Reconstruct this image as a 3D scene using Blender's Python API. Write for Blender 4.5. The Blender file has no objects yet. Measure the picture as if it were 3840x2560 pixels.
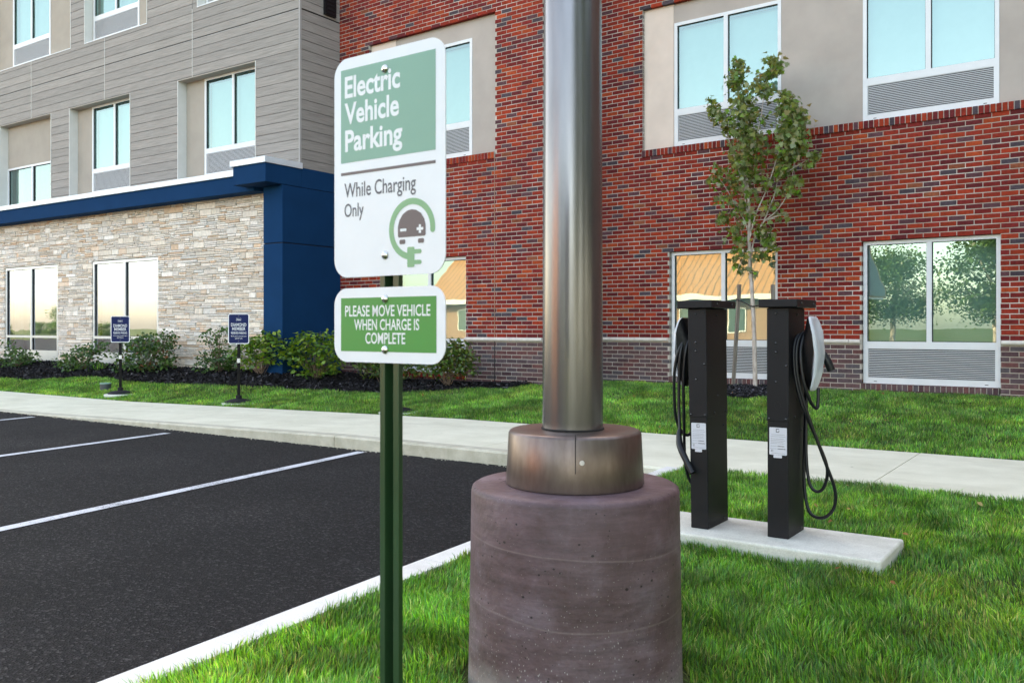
import bpy, math, random
import numpy as np
from mathutils import Vector, Matrix, Euler
random.seed(7); rng = np.random.default_rng(11)
S = bpy.context.scene
C = S.collection
R = math.radians
# ------------------------------------------------------------------ camera
F, CX, HY, EYE = 3330.0, 1920.0, 1225.0, 1.10      # calibration of the 3840x2560 photograph
TL = math.atan((CX + 2931) / F); TR = math.atan((CX + 2514) / F); RR = -(TL - TR)
fwd = Vector((-math.cos(TL), math.sin(TL), 0)); right = Vector((math.sin(TL), math.cos(TL), 0)); eye = Vector((0, 0, EYE))
cam = bpy.data.objects.new('camera', bpy.data.cameras.new('camera')); C.objects.link(cam); S.camera = cam
cam.location = eye
cam.rotation_euler = (R(90), 0, math.atan2(fwd.y, fwd.x) - R(90))
cam.data.sensor_width = 36; cam.data.lens = F / 3840 * 36
cam.data.shift_y = -(1280 - HY) / 3840
cam.data.clip_start = 0.05; cam.data.clip_end = 800
cam.data.dof.use_dof = True; cam.data.dof.focus_distance = 7.5; cam.data.dof.aperture_fstop = 11
S.render.resolution_x = 1024; S.render.resolution_y = 682
# ------------------------------------------------------------------ light
SUN_EL = R(34); SUN_AZ = (-0.42, 0.907)            # low sun behind the hotel: the front of the plot lies in its shade
w = bpy.data.worlds.new('World'); S.world = w; w.use_nodes = True
wn = w.node_tree; sky = wn.nodes.new('ShaderNodeTexSky'); sky.sky_type = 'NISHITA'; sky.sun_disc = False
sky.sun_elevation = SUN_EL; sky.sun_rotation = math.atan2(SUN_AZ[0], SUN_AZ[1])
sky.air_density = 0.8; sky.dust_density = 2.0; sky.ozone_density = 0.0
wn.links.new(sky.outputs[0], wn.nodes['Background'].inputs[0]); wn.nodes['Background'].inputs[1].default_value = 0.15
sl = bpy.data.lights.new('sun', 'SUN'); sl.energy = 2.0; sl.angle = R(0.6); sl.color = (1.0, 0.86, 0.68)
so = bpy.data.objects.new('sun', sl); C.objects.link(so)
so.rotation_euler = Vector((-SUN_AZ[0] * math.cos(SUN_EL), -SUN_AZ[1] * math.cos(SUN_EL), -math.sin(SUN_EL))).to_track_quat('-Z', 'Y').to_euler()
so.location = (-10, 30, 25)
S.view_settings.view_transform = 'Standard'; S.view_settings.look = 'None'; S.view_settings.gamma = 1
S.view_settings.exposure = 2.92
S.view_settings.use_white_balance = True; S.view_settings.white_balance_temperature = 9300; S.view_settings.white_balance_tint = 10
# ------------------------------------------------------------------ pixel helpers
def ray(x, y): return fwd + right * ((x - CX) / F) - Vector((0, 0, (y - HY) / F))
def at_y(x, y, Y):
    d = ray(x, y); return eye + d * (Y / d.y)
def ss(a, b, t):
    t = np.clip((t - a) / (b - a), 0, 1); return t * t * (3 - 2 * t)
def zs(x): return np.clip((np.asarray(x, float) + 6.6) * 0.0172, -0.117, 0)          # the sidewalk runs down to the left
def hill(x, y):                                                                  # lawn between sidewalk and hotel
    x = np.asarray(x, float); y = np.asarray(y, float)
    yw = 10.7 + 1.7 * ss(-12.5, -9.5, x); z0 = zs(x)
    t = np.clip((y - 8.42) / (yw - 8.42), 0, 1)
    zt = 0.268 - 0.048 * ss(-12.5, -10.0, x)
    return z0 + (zt - z0) * (0.35 * t + 0.65 * t * t * (3 - 2 * t))
def on_hill(x, y):
    d = ray(x, y); t = 6.0
    while t < 40:
        p = eye + d * t
        if p.z < float(hill(p.x, p.y)): return p
        if p.y > (10.4 if p.x < -12.2 else 11.0 if p.x < -7.6 else 12.45): return Vector((p.x, p.y, float(hill(p.x, p.y))))
        t += 0.01
    return p
# ------------------------------------------------------------------ materials
MT = {}
class NT:
    def __init__(s, name, rough=0.6, metal=0.0, spec=0.5):
        m = bpy.data.materials.new(name); m.use_nodes = True; s.m = m; s.t = m.node_tree; s.p = s.t.nodes['Principled BSDF']
        s.p.inputs['Roughness'].default_value = rough; s.p.inputs['Metallic'].default_value = metal
        s.p.inputs['Specular IOR Level'].default_value = spec; MT[name] = m
        s.tc = None
    def n(s, k, **kw):
        o = s.t.nodes.new('ShaderNode' + k)
        for a, b in kw.items(): setattr(o, a, b)
        return o
    def l(s, a, b): s.t.links.new(a, b)
    def co(s, scale=(1, 1, 1), kind='Object'):
        tc = s.n('TexCoord'); mp = s.n('Mapping'); mp.inputs['Scale'].default_value = scale
        if kind == 'World':
            g = s.n('NewGeometry'); s.l(g.outputs['Position'], mp.inputs[0])
        else: s.l(tc.outputs[kind], mp.inputs[0])
        return mp.outputs[0]
    def noise(s, co, scale, detail=3, rough=0.55):
        n = s.n('TexNoise'); n.inputs['Scale'].default_value = scale; n.inputs['Detail'].default_value = detail; n.inputs['Roughness'].default_value = rough
        s.l(co, n.inputs['Vector']); return n.outputs['Fac']
    def vor(s, co, scale, feature='F1'):
        n = s.n('TexVoronoi', feature=feature); n.inputs['Scale'].default_value = scale; s.l(co, n.inputs['Vector']); return n
    def ramp(s, fac, stops):
        r = s.n('ValToRGB'); e = r.color_ramp.elements
        while len(e) < len(stops): e.new(0.5)
        for i, (p, c) in enumerate(stops): e[i].position = p; e[i].color = (*c, 1) if len(c) == 3 else c
        s.l(fac, r.inputs[0]); return r.outputs[0]
    def mix(s, fac, a, b, mode='MIX'):
        x = s.n('MixRGB', blend_type=mode)
        for v, i in ((fac, 0), (a, 1), (b, 2)):
            if isinstance(v, (int, float)): x.inputs[i].default_value = v
            elif isinstance(v, tuple): x.inputs[i].default_value = (*v, 1)
            else: s.l(v, x.inputs[i])
        return x.outputs[0]
    def math(s, op, a, b):
        x = s.n('Math', operation=op)
        for v, i in ((a, 0), (b, 1)):
            if isinstance(v, (int, float)): x.inputs[i].default_value = v
            else: s.l(v, x.inputs[i])
        return x.outputs[0]
    def base(s, c):
        if isinstance(c, tuple): s.p.inputs['Base Color'].default_value = (*c, 1)
        else: s.l(c, s.p.inputs['Base Color'])
        return s
    def bump(s, h, strength=0.3, dist=0.01):
        b = s.n('Bump'); b.inputs['Strength'].default_value = strength; b.inputs['Distance'].default_value = dist
        s.l(h, b.inputs['Height']); s.l(b.outputs[0], s.p.inputs['Normal']); return s
    def attr(s, name='col'):
        a = s.n('Attribute'); a.attribute_name = name; return a.outputs['Color']
def plain(name, c, rough=0.6, metal=0, spec=0.5, var=0.12, scale=6.0, bump=0.0, bscale=200):
    k = NT(name, rough, metal, spec); co = k.co(kind='World')
    f = k.noise(co, scale, 4)
    a = tuple(v * (1 - var) for v in c); b = tuple(min(1, v * (1 + var)) for v in c)
    k.base(k.ramp(f, [(0.3, a), (0.7, b)]))
    if bump: k.bump(k.noise(co, bscale, 3), bump, 0.004)
    return k
def build_materials():
    # asphalt
    k = NT('asphalt', 0.9, 0, 0.22); co = k.co(kind='World')
    v = k.vor(co, 95); vc = k.n('SeparateColor'); k.l(v.outputs['Color'], vc.inputs[0]); sp = k.ramp(vc.outputs[0], [(0.0, (0.0060, 0.0060, 0.0066)), (0.55, (0.0125, 0.0124, 0.0134)), (0.88, (0.022, 0.0215, 0.023)), (0.97, (0.060, 0.058, 0.060))])
    big = k.ramp(k.noise(co, 0.9, 5), [(0.3, (0.72, 0.72, 0.72)), (0.5, (1.0, 1.0, 1.0)), (0.74, (1.55, 1.5, 1.45))])
    c = k.mix(1.0, sp, big, 'MULTIPLY')
    st = k.ramp(k.noise(co, 45, 2), [(0.70, (0, 0, 0)), (0.78, (1, 1, 1))])
    tr_ = k.ramp(k.noise(k.co((0.35, 2.2, 1), 'World'), 0.9, 5, 0.6), [(0.55, (0, 0, 0)), (0.75, (1, 1, 1))]); c = k.mix(k.math('MULTIPLY', tr_, 0.35), c, (0.020, 0.019, 0.0185)); c = k.mix(k.math('MULTIPLY', st, 0.12), c, (0.12, 0.115, 0.11))
    k.base(c).bump(v.outputs['Distance'], 1.0, 0.012)
    # concrete walk
    def conc(name, a, b, stain, sc=1.0):
        k = NT(name, 0.85, 0, 0.3); co = k.co(kind='World')
        c = k.ramp(k.noise(co, 2.2 * sc, 6, 0.62), [(0.28, a), (0.72, b)])
        s2 = k.ramp(k.noise(k.co((1, 2.5, 1), 'World'), 0.8 * sc, 5, 0.7), [(0.5, (0, 0, 0)), (0.75, (1, 1, 1))])
        c = k.mix(k.math('MULTIPLY', s2, 0.5), c, stain)
        f = k.ramp(k.noise(co, 160, 3), [(0.3, (0.86, 0.86, 0.86)), (0.7, (1.1, 1.1, 1.1))])
        dots = k.ramp(k.vor(co, 3.1).outputs['Distance'], [(0.02, (0.35, 0.33, 0.3)), (0.045, (1, 1, 1))])
        k.base(k.mix(1.0, k.mix(1.0, c, f, 'MULTIPLY'), dots, 'MULTIPLY')).bump(k.noise(co, 220, 3), 0.25, 0.004)
    conc('concrete', (0.64, 0.615, 0.475), (0.80, 0.775, 0.625), (0.52, 0.495, 0.37))
    conc('pad_concrete', (0.56, 0.56, 0.49), (0.74, 0.74, 0.67), (0.40, 0.39, 0.32), 3)
    conc('kerb_concrete', (0.42, 0.39, 0.30), (0.62, 0.59, 0.48), (0.30, 0.275, 0.205), 3)
    conc('white_kerb', (0.64, 0.63, 0.59), (0.80, 0.79, 0.76), (0.56, 0.54, 0.49), 2)
    k = NT('line_paint', 0.7); co = k.co(kind='World')
    wr = k.ramp(k.math('MULTIPLY', k.noise(co, 90, 4, 0.7), k.math('ADD', k.noise(co, 4, 3), 0.5)), [(0.36, (0.10, 0.10, 0.11)), (0.47, (0.60, 0.62, 0.66))]); k.base(wr)
    # lawn soil with short thatch
    k = NT('lawn_soil', 0.95, 0, 0.1); co = k.co(kind='World')
    k.base(k.ramp(k.noise(co, 24, 5, 0.7), [(0.3, (0.035, 0.034, 0.015)), (0.5, (0.040, 0.066, 0.018)), (0.68, (0.10, 0.085, 0.045))])).bump(k.noise(co, 90, 3), 0.8, 0.02)
    k = NT('ground', 0.95, 0, 0.1); co = k.co(kind='World')
    k.base(k.ramp(k.noise(co, 0.12, 5, 0.6), [(0.4, (0.05, 0.09, 0.025)), (0.6, (0.10, 0.11, 0.05))]))
    # grass / leaf (colour per vertex, translucent)
    def foliage(name, rough=0.55, trans=0.35, spec=0.3, back=None):
        k = NT(name, rough, 0, spec); a = k.attr()
        if back:
            g = k.n('NewGeometry'); a = k.mix(g.outputs['Backfacing'], a, k.mix(0.38, a, back))
        k.base(a)
        tb = k.n('BsdfTranslucent'); k.l(k.mix(1.0, a, (1.25, 1.3, 0.6), 'MULTIPLY'), tb.inputs[0])
        mx = k.n('MixShader'); mx.inputs[0].default_value = trans
        k.l(k.p.outputs[0], mx.inputs[1]); k.l(tb.outputs[0], mx.inputs[2])
        k.l(mx.outputs[0], k.t.nodes['Material Output'].inputs[0])
    foliage('grass', 0.5, 0.35, 0.35); foliage('leaf', 0.42, 0.30, 0.5); foliage('maple_leaf', 0.42, 0.30, 0.5, (0.50, 0.52, 0.40))
    k = NT('mulch_chip', 0.9, 0, 0.25); k.base(k.attr())
    k = NT('mulch', 0.95, 0, 0.15); co = k.co(kind='World'); v = k.vor(co, 45)
    k.base(k.ramp(v.outputs['Distance'], [(0.0, (0.035, 0.032, 0.034)), (0.6, (0.010, 0.009, 0.010))])).bump(v.outputs['Distance'], 1.0, 0.03)
    # masonry
    def masonry(name, rough, sc, b, amt=0.35):
        k = NT(name, rough, 0, 0.25); co = k.co(kind='World')
        f = k.ramp(k.noise(co, sc, 5, 0.65), [(0.25, (1 - amt,) * 3), (0.75, (1 + amt,) * 3)])
        k.base(k.mix(1.0, k.attr(), f, 'MULTIPLY')).bump(k.noise(co, sc * 3, 4), b, 0.006)
    masonry('brick', 0.9, 26, 0.5); masonry('stone', 0.9, 18, 0.9, 0.22)
    k = NT('mortar', 0.95, 0, 0.2); co = k.co(kind='World')
    c = k.ramp(k.noise(co, 1.3, 4, 0.6), [(0.35, (0.38, 0.325, 0.27)), (0.54, (0.50, 0.445, 0.39)), (0.72, (0.76, 0.72, 0.67))])
    k.base(k.mix(k.ramp(k.noise(co, 14, 4), [(0.4, (0, 0, 0)), (0.7, (1, 1, 1))]), c, (0.47, 0.415, 0.36))).bump(k.noise(co, 150, 3), 0.4, 0.004)
    k = NT('stone_joint', 0.95); k.base((0.09, 0.075, 0.062))
    plain('limestone', (0.66, 0.60, 0.54), 0.8, var=0.1, scale=9, bump=0.2)
    for nm, c in (('stucco', (0.425, 0.365, 0.325)), ('stucco_light', (0.69, 0.565, 0.485)), ('stucco_blue', (0.0006, 0.035, 0.100)), ('stucco_taupe', (0.37, 0.325, 0.275))):
        plain(nm, c, 0.85, var=0.07, scale=2.3, bump=0.35, bscale=130, spec=0.08 if 'blue' in nm else 0.25)
    # siding with a printed wood grain
    k = NT('siding', 0.62, 0, 0.3); co = k.co((0.9, 0.9, 34), 'World')
    oi = k.n('ObjectInfo'); ad = k.n('VectorMath', operation='ADD'); k.l(co, ad.inputs[0]); k.l(oi.outputs['Random'], ad.inputs[1])
    g = k.ramp(k.noise(ad.outputs[0], 2.4, 6, 0.7), [(0.28, (0.18, 0.162, 0.145)), (0.5, (0.275, 0.25, 0.228)), (0.75, (0.37, 0.34, 0.31))])
    rv = k.ramp(oi.outputs['Random'], [(0, (0.90, 0.90, 0.90)), (1, (1.08, 1.07, 1.06))])
    k.base(k.mix(1.0, g, rv, 'MULTIPLY'))
    plain('siding_trim', (0.30, 0.285, 0.27), 0.5, var=0.03)
    k = NT('gap', 0.9); k.base((0.012, 0.011, 0.011))
    plain('reveal', (0.62, 0.61, 0.57), 0.6, var=0.04)
    plain('frame_white', (0.68, 0.69, 0.70), 0.38, 0.0, 0.5, var=0.03)
    plain('frame_alu', (0.55, 0.57, 0.60), 0.35, 0.6, 0.5, var=0.03)
    plain('cap_metal', (0.62, 0.66, 0.70), 0.4, 0.35, 0.5, var=0.03)
    plain('louver', (0.50, 0.51, 0.52), 0.45, var=0.03)
    plain('blind', (0.44, 0.58, 0.575), 0.8, var=0.03)
    plain('curtain', (0.45, 0.47, 0.45), 0.9, var=0.08, scale=12)
    k = NT('room', 0.9); k.base((0.42, 0.52, 0.49))
    def glass(name, refl, tint, rc):
        k = NT(name); t = k.t; t.nodes.remove(k.p)
        gl = k.n('BsdfGlossy'); gl.inputs['Roughness'].default_value = 0.0; gl.inputs['Color'].default_value = (*rc, 1)
        tr = k.n('BsdfTransparent'); tr.inputs[0].default_value = (*tint, 1)
        b = k.n('Bump'); b.inputs['Strength'].default_value = 0.035; b.inputs['Distance'].default_value = 0.02
        co = k.co((1, 1, 1.6), 'World'); k.l(k.noise(co, 1.7, 1), b.inputs['Height']); k.l(b.outputs[0], gl.inputs['Normal'])
        fr = k.n('Fresnel'); fr.inputs[0].default_value = 1.5
        f = k.math('ADD', k.math('MULTIPLY', fr.outputs[0], 0.9), refl)
        mx = k.n('MixShader'); k.l(f, mx.inputs[0]); k.l(tr.outputs[0], mx.inputs[1]); k.l(gl.outputs[0], mx.inputs[2])
        k.l(mx.outputs[0], t.nodes['Material Output'].inputs[0])
    glass('glass', 0.30, (0.64, 0.84, 0.81), (0.56, 0.73, 0.70)); glass('glass_clear', 0.50, (0.66, 0.78, 0.74), (0.80, 0.85, 0.98))
    # light pole
    k = NT('pole_metal', 0.3, 0.85, 0.5); co = k.co((6, 6, 0.6))
    k.base(k.ramp(k.noise(co, 7, 4), [(0.3, (0.175, 0.168, 0.175)), (0.7, (0.215, 0.207, 0.215))]))
    k.l(k.ramp(k.noise(k.co((8, 8, 0.5)), 6, 3), [(0.3, (0.22,) * 3), (0.7, (0.27,) * 3)]), k.p.inputs['Roughness'])
    k = NT('cover_metal', 0.35, 0.8, 0.5); co = k.co((6, 6, 2))
    k.base(k.ramp(k.noise(co, 8, 4), [(0.3, (0.155, 0.115, 0.105)), (0.7, (0.20, 0.155, 0.14))]))
    k.l(k.ramp(k.noise(co, 6, 3), [(0.3, (0.32,) * 3), (0.7, (0.38,) * 3)]), k.p.inputs['Roughness'])
    # painted concrete base: pits, white nicks that thicken toward the foot, form lines
    k = NT('base_paint', 0.55, 0, 0.45); co = k.co()
    c = k.ramp(k.noise(co, 5.5, 6, 0.65), [(0.22, (0.066, 0.032, 0.031)), (0.5, (0.118, 0.072, 0.080)), (0.8, (0.20, 0.15, 0.178))])
    streak = k.ramp(k.noise(k.co((1.3, 1.3, 11)), 3.0, 6, 0.75), [(0.3, (0.66, 0.66, 0.66)), (0.7, (1.3, 1.28, 1.3))])
    c = k.mix(1.0, c, streak, 'MULTIPLY')
    sx = k.n('SeparateXYZ'); k.l(k.co(), sx.inputs[0])
    warp = k.math('MULTIPLY', k.math('SUBTRACT', k.noise(co, 2.0, 2), 0.5), 0.05)
    zz = k.math('ADD', sx.outputs[2], k.math('ADD', warp, k.math('MULTIPLY', sx.outputs[0], 0.05)))
    for h0 in (0.455, 0.262):
        d = k.math('ABSOLUTE', k.math('SUBTRACT', zz, h0), 0)
        c = k.mix(k.ramp(d, [(0.0010, (0.42,) * 3), (0.0035, (0, 0, 0))]), c, (0.24, 0.18, 0.18))
    pit = k.vor(k.co((1, 1, 1.25)), 41); pn_ = k.ramp(k.noise(co, 9, 3), [(0.42, (0, 0, 0)), (0.72, (0.30,) * 3)]); pf = k.math('LESS_THAN', pit.outputs['Distance'], pn_); c = k.mix(k.math('MULTIPLY', pf, 0.9), c, (0.022, 0.014, 0.015))
    low = k.ramp(sx.outputs[2], [(0.02, (0.46,) * 3), (0.20, (0.26,) * 3), (0.52, (0.12,) * 3)])
    nick = k.vor(k.co((1, 1, 0.55)), 120); nf = k.math('LESS_THAN', nick.outputs['Distance'], k.math('MULTIPLY', low, k.noise(co, 7, 3)))
    c = k.mix(k.math('MULTIPLY', nf, k.ramp(k.noise(co, 60, 2), [(0.35, (0.2,) * 3), (0.7, (0.9,) * 3)])), c, (0.46, 0.42, 0.41))
    dust = k.ramp(k.math('ADD', sx.outputs[2], k.math('MULTIPLY', k.noise(co, 6, 4), 0.16)), [(0.06, (0.75,) * 3), (0.19, (0, 0, 0))])
    c = k.mix(dust, c, (0.38, 0.35, 0.33))
    k.base(c).bump(k.math('ADD', k.noise(co, 38, 4), k.math('MULTIPLY', pf, -1.2)), 0.5, 0.006)
    # signs
    plain('sign_white', (0.80, 0.82, 0.84), 0.35, 0, 0.5, var=0.02, scale=14)
    plain('sign_sage', (0.185, 0.385, 0.29), 0.4, var=0.03); plain('sign_green', (0.040, 0.275, 0.055), 0.4, var=0.03)
    plain('emblem_green', (0.20, 0.42, 0.22), 0.4, var=0.03); plain('print_brown', (0.150, 0.115, 0.112), 0.45, var=0.03)
    plain('print_grey', (0.10, 0.10, 0.115), 0.45, var=0.03); plain('print_white', (0.80, 0.82, 0.82), 0.4, var=0.02)
    plain('sign_navy', (0.010, 0.020, 0.085), 0.45, 0, 0.12, var=0.08)
    plain('bolt', (0.72, 0.72, 0.70), 0.22, 1.0, var=0.03)
    plain('post_green', (0.020, 0.062, 0.024), 0.32, 0, 0.6, var=0.15, scale=3)
    plain('black_steel', (0.0075, 0.0075, 0.0095), 0.5, 0, 0.28, var=0.2, scale=7, bump=0.12, bscale=420)
    plain('black_steel_small', (0.03, 0.03, 0.034), 0.25, 0, 0.8, var=0.05)
    plain('rubber', (0.007, 0.008, 0.011), 0.35, 0, 0.4, var=0.1)
    plain('black_plastic', (0.006, 0.006, 0.007), 0.45, 0, 0.3, var=0.08)
    plain('white_plastic', (0.62, 0.65, 0.70), 0.3, 0, 0.5, var=0.03)
    plain('label_white', (0.62, 0.62, 0.68), 0.4, var=0.03); plain('label_ink', (0.30, 0.30, 0.33), 0.6, var=0.05); plain('label_dark', (0.02, 0.02, 0.025), 0.6, var=0.02)
    plain('rubber_base', (0.013, 0.0135, 0.017), 0.7, 0, 0.2, var=0.15, scale=9, bump=0.2)
    plain('dark_post', (0.006, 0.0055, 0.0055), 0.55, 0, 0.15, var=0.2); plain('foil_tape', (0.55, 0.57, 0.60), 0.3, 0.6, var=0.15, scale=30)
    plain('pipe_plastic', (0.040, 0.055, 0.060), 0.5, var=0.1); plain('pipe_lid', (0.16, 0.30, 0.24), 0.5, var=0.1)
    # bark, wood
    k = NT('bark', 0.9, 0, 0.2); co = k.co((14, 14, 3)); k.base(k.ramp(k.noise(co, 3, 5), [(0.3, (0.30, 0.24, 0.20)), (0.55, (0.52, 0.44, 0.385)), (0.8, (0.66, 0.59, 0.54))])).bump(k.noise(co, 8, 4), 0.4, 0.01)
    k = NT('twig_and_seam_shade', 0.9, 0, 0.2); k.base((0.16, 0.11, 0.08))
    k = NT('stake_wood', 0.9, 0, 0.2); co = k.co((20, 20, 1.2)); k.base(k.ramp(k.noise(co, 3, 5), [(0.3, (0.13, 0.105, 0.085)), (0.7, (0.30, 0.265, 0.225))]))
    # buildings across the road
    plain('roof_metal', (0.46, 0.22, 0.10), 0.5, 0.0, var=0.06); plain('far_brick', (0.34, 0.20, 0.14), 0.9, var=0.12, scale=3); plain('far_white', (0.75, 0.73, 0.70), 0.7, var=0.03)
    plain('far_pane', (0.08, 0.12, 0.12), 0.2, var=0.1); plain('far_gable', (0.30, 0.36, 0.38), 0.8, var=0.06)
    plain('hotel_mass', (0.30, 0.14, 0.10), 0.9, var=0.1)
build_materials()
# ------------------------------------------------------------------ mesh helpers
class MB:
    def __init__(s): s.v = []; s.f = []; s.c = []; s.use = False
    def box(s, x0, x1, y0, y1, z0, z1, col=None, skip=()):
        i = len(s.v)
        s.v += [(x0, y0, z0), (x1, y0, z0), (x1, y1, z0), (x0, y1, z0), (x0, y0, z1), (x1, y0, z1), (x1, y1, z1), (x0, y1, z1)]
        fs = {'bottom': (0, 3, 2, 1), 'top': (4, 5, 6, 7), 'front': (0, 1, 5, 4), 'right': (1, 2, 6, 5), 'back': (2, 3, 7, 6), 'left': (3, 0, 4, 7)}
        for k, q in fs.items():
            if k in skip: continue
            s.f.append(tuple(i + a for a in q))
            if col is not None: s.c.append(col); s.use = True
        return s
    def poly(s, pts, y0, y1):                      # outline in x,z swept along y (faces -Y at y0)
        n = len(pts); i = len(s.v)
        s.v += [(p[0], y0, p[1]) for p in pts] + [(p[0], y1, p[1]) for p in pts]
        s.f.append(tuple(i + a for a in range(n))); s.f.append(tuple(i + n + a for a in reversed(range(n))))
        for a in range(n):
            b = (a + 1) % n; s.f.append((i + b, i + a, i + n + a, i + n + b))
        return s
    def lathe(s, prof, seg=48, cx=0, cy=0):
        i = len(s.v); m = len(prof)
        for r, z in prof:
            for a in range(seg):
                t = 2 * math.pi * a / seg; s.v.append((cx + r * math.cos(t), cy + r * math.sin(t), z))
        for j in range(m - 1):
            for a in range(seg):
                b = (a + 1) % seg; s.f.append((i + j * seg + a, i + j * seg + b, i + (j + 1) * seg + b, i + (j + 1) * seg + a))
        s.f.append(tuple(i + a for a in reversed(range(seg)))); s.f.append(tuple(i + (m - 1) * seg + a for a in range(seg)))
        return s
    def tube(s, pts, rad, seg=8, smooth=6):
        P = [Vector(p) for p in pts]; rr = list(rad) if hasattr(rad, '__len__') else [rad] * len(P)
        if smooth > 1:
            Q = []; r2 = []
            for j in range(len(P) - 1):
                p0 = P[max(j - 1, 0)]; p1 = P[j]; p2 = P[j + 1]; p3 = P[min(j + 2, len(P) - 1)]
                for q in range(smooth):
                    t = q / smooth; Q.append(0.5 * ((2 * p1) + (p2 - p0) * t + (2 * p0 - 5 * p1 + 4 * p2 - p3) * t * t + (3 * p1 - p0 - 3 * p2 + p3) * t ** 3)); r2.append(rr[j] * (1 - t) + rr[j + 1] * t)
            Q.append(P[-1]); r2.append(rr[-1]); P, rr = Q, r2
        i = len(s.v); u = None
        for j, p in enumerate(P):
            d = (P[min(j + 1, len(P) - 1)] - P[max(j - 1, 0)])
            d = d.normalized() if d.length > 1e-9 else Vector((0, 0, 1))
            if u is None: u = d.orthogonal().normalized()
            else:
                u = (u - d * u.dot(d)); u = u.normalized() if u.length > 1e-6 else d.orthogonal().normalized()
            w_ = d.cross(u)
            for a in range(seg):
                t = 2 * math.pi * a / seg; s.v.append(tuple(p + (u * math.cos(t) + w_ * math.sin(t)) * rr[j]))
        for j in range(len(P) - 1):
            for a in range(seg):
                b = (a + 1) % seg; s.f.append((i + j * seg + a, i + j * seg + b, i + (j + 1) * seg + b, i + (j + 1) * seg + a))
        s.f.append(tuple(i + a for a in reversed(range(seg)))); n = i + (len(P) - 1) * seg; s.f.append(tuple(n + a for a in range(seg)))
        return s
    def mesh(s, name, mat, smooth=False):
        m = bpy.data.meshes.new(name); m.from_pydata(s.v, [], s.f); m.materials.append(MT[mat])
        if s.use:
            ca = m.color_attributes.new('col', 'FLOAT_COLOR', 'CORNER'); L = np.zeros(len(m.polygons), dtype=np.int32); m.polygons.foreach_get('loop_total', L)
            cols = np.ones((len(s.c), 4), dtype=np.float32); cols[:, :3] = np.array([c[:3] for c in s.c]); ca.data.foreach_set('color', np.repeat(cols, L, axis=0).ravel())
        if smooth is True: m.polygons.foreach_set('use_smooth', [True] * len(m.polygons))
        elif smooth: m.polygons.foreach_set('use_smooth', [True] * len(m.polygons)); m.set_sharp_from_angle(angle=R(smooth))
        m.update(); return m
    def build(s, name, mat, parent=None, smooth=False, **kw): return obj(name, s.mesh(name, mat, smooth), parent, **kw)
def obj(name, mesh, parent=None, loc=None, rot=None, scale=None, **props):
    o = bpy.data.objects.new(name, mesh); C.objects.link(o)
    if parent: o.parent = parent
    if loc is not None: o.location = loc
    if rot is not None: o.rotation_euler = rot
    if scale is not None: o.scale = scale
    for a, b in props.items(): o[a] = b
    return o
def thing(name, label, category, loc=(0, 0, 0), rotz=0.0, group=None):
    o = bpy.data.objects.new(name, None); C.objects.link(o); o.location = loc; o.rotation_euler = (0, 0, rotz); o.empty_display_size = 0.2
    o['label'] = label; o['category'] = category
    if group: o['group'] = group
    return o
def tag(o, label, category, group=None):
    o['label'] = label; o['category'] = category
    if group: o['group'] = group
    return o
def bevel(o, w=0.004, seg=2):
    m = o.modifiers.new('bevel', 'BEVEL'); m.width = w; m.segments = seg; m.limit_method = 'ANGLE'; m.angle_limit = R(40); return o
def np_mesh(name, V, FA, mat, col=None, smooth=False):
    """V (n,3), FA (m,k) faces of one size, col (n,3) per vertex"""
    m = bpy.data.meshes.new(name); n, k = FA.shape
    m.vertices.add(len(V)); m.vertices.foreach_set('co', np.ascontiguousarray(V, dtype=np.float32).ravel())
    m.loops.add(n * k); m.loops.foreach_set('vertex_index', np.ascontiguousarray(FA, dtype=np.int32).ravel())
    m.polygons.add(n); m.polygons.foreach_set('loop_start', np.arange(0, n * k, k, dtype=np.int32)); 
    m.materials.append(MT[mat])
    if col is not None:
        ca = m.color_attributes.new('col', 'FLOAT_COLOR', 'POINT'); c4 = np.ones((len(V), 4), dtype=np.float32); c4[:, :3] = col; ca.data.foreach_set('color', c4.ravel())
    if smooth: m.polygons.foreach_set('use_smooth', np.ones(n, dtype=bool))
    m.update(calc_edges=True); m.validate(); return m
def grid_mesh(name, x0, x1, nx, y0, y1, ny, zf, mat):
    X, Y = np.meshgrid(np.linspace(x0, x1, nx), np.linspace(y0, y1, ny)); Z = zf(X, Y)
    V = np.stack([X.ravel(), Y.ravel(), Z.ravel()], 1); i = np.arange(nx * ny).reshape(ny, nx)
    FA = np.stack([i[:-1, :-1].ravel(), i[:-1, 1:].ravel(), i[1:, 1:].ravel(), i[1:, :-1].ravel()], 1)
    return np_mesh(name, V, FA, mat, smooth=True)
def rrect(w_, h, r, seg=8, cx=0, cz=0):
    pts = []
    for sx, sz, a0 in ((1, 1, 0), (-1, 1, 90), (-1, -1, 180), (1, -1, 270)):
        for k in range(seg + 1):
            a = R(a0 + 90 * k / seg); pts.append((cx + sx * (w_ / 2 - r) + r * math.cos(a), cz + sz * (h / 2 - r) + r * math.sin(a)))
    return pts[::-1] if False else pts
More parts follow.
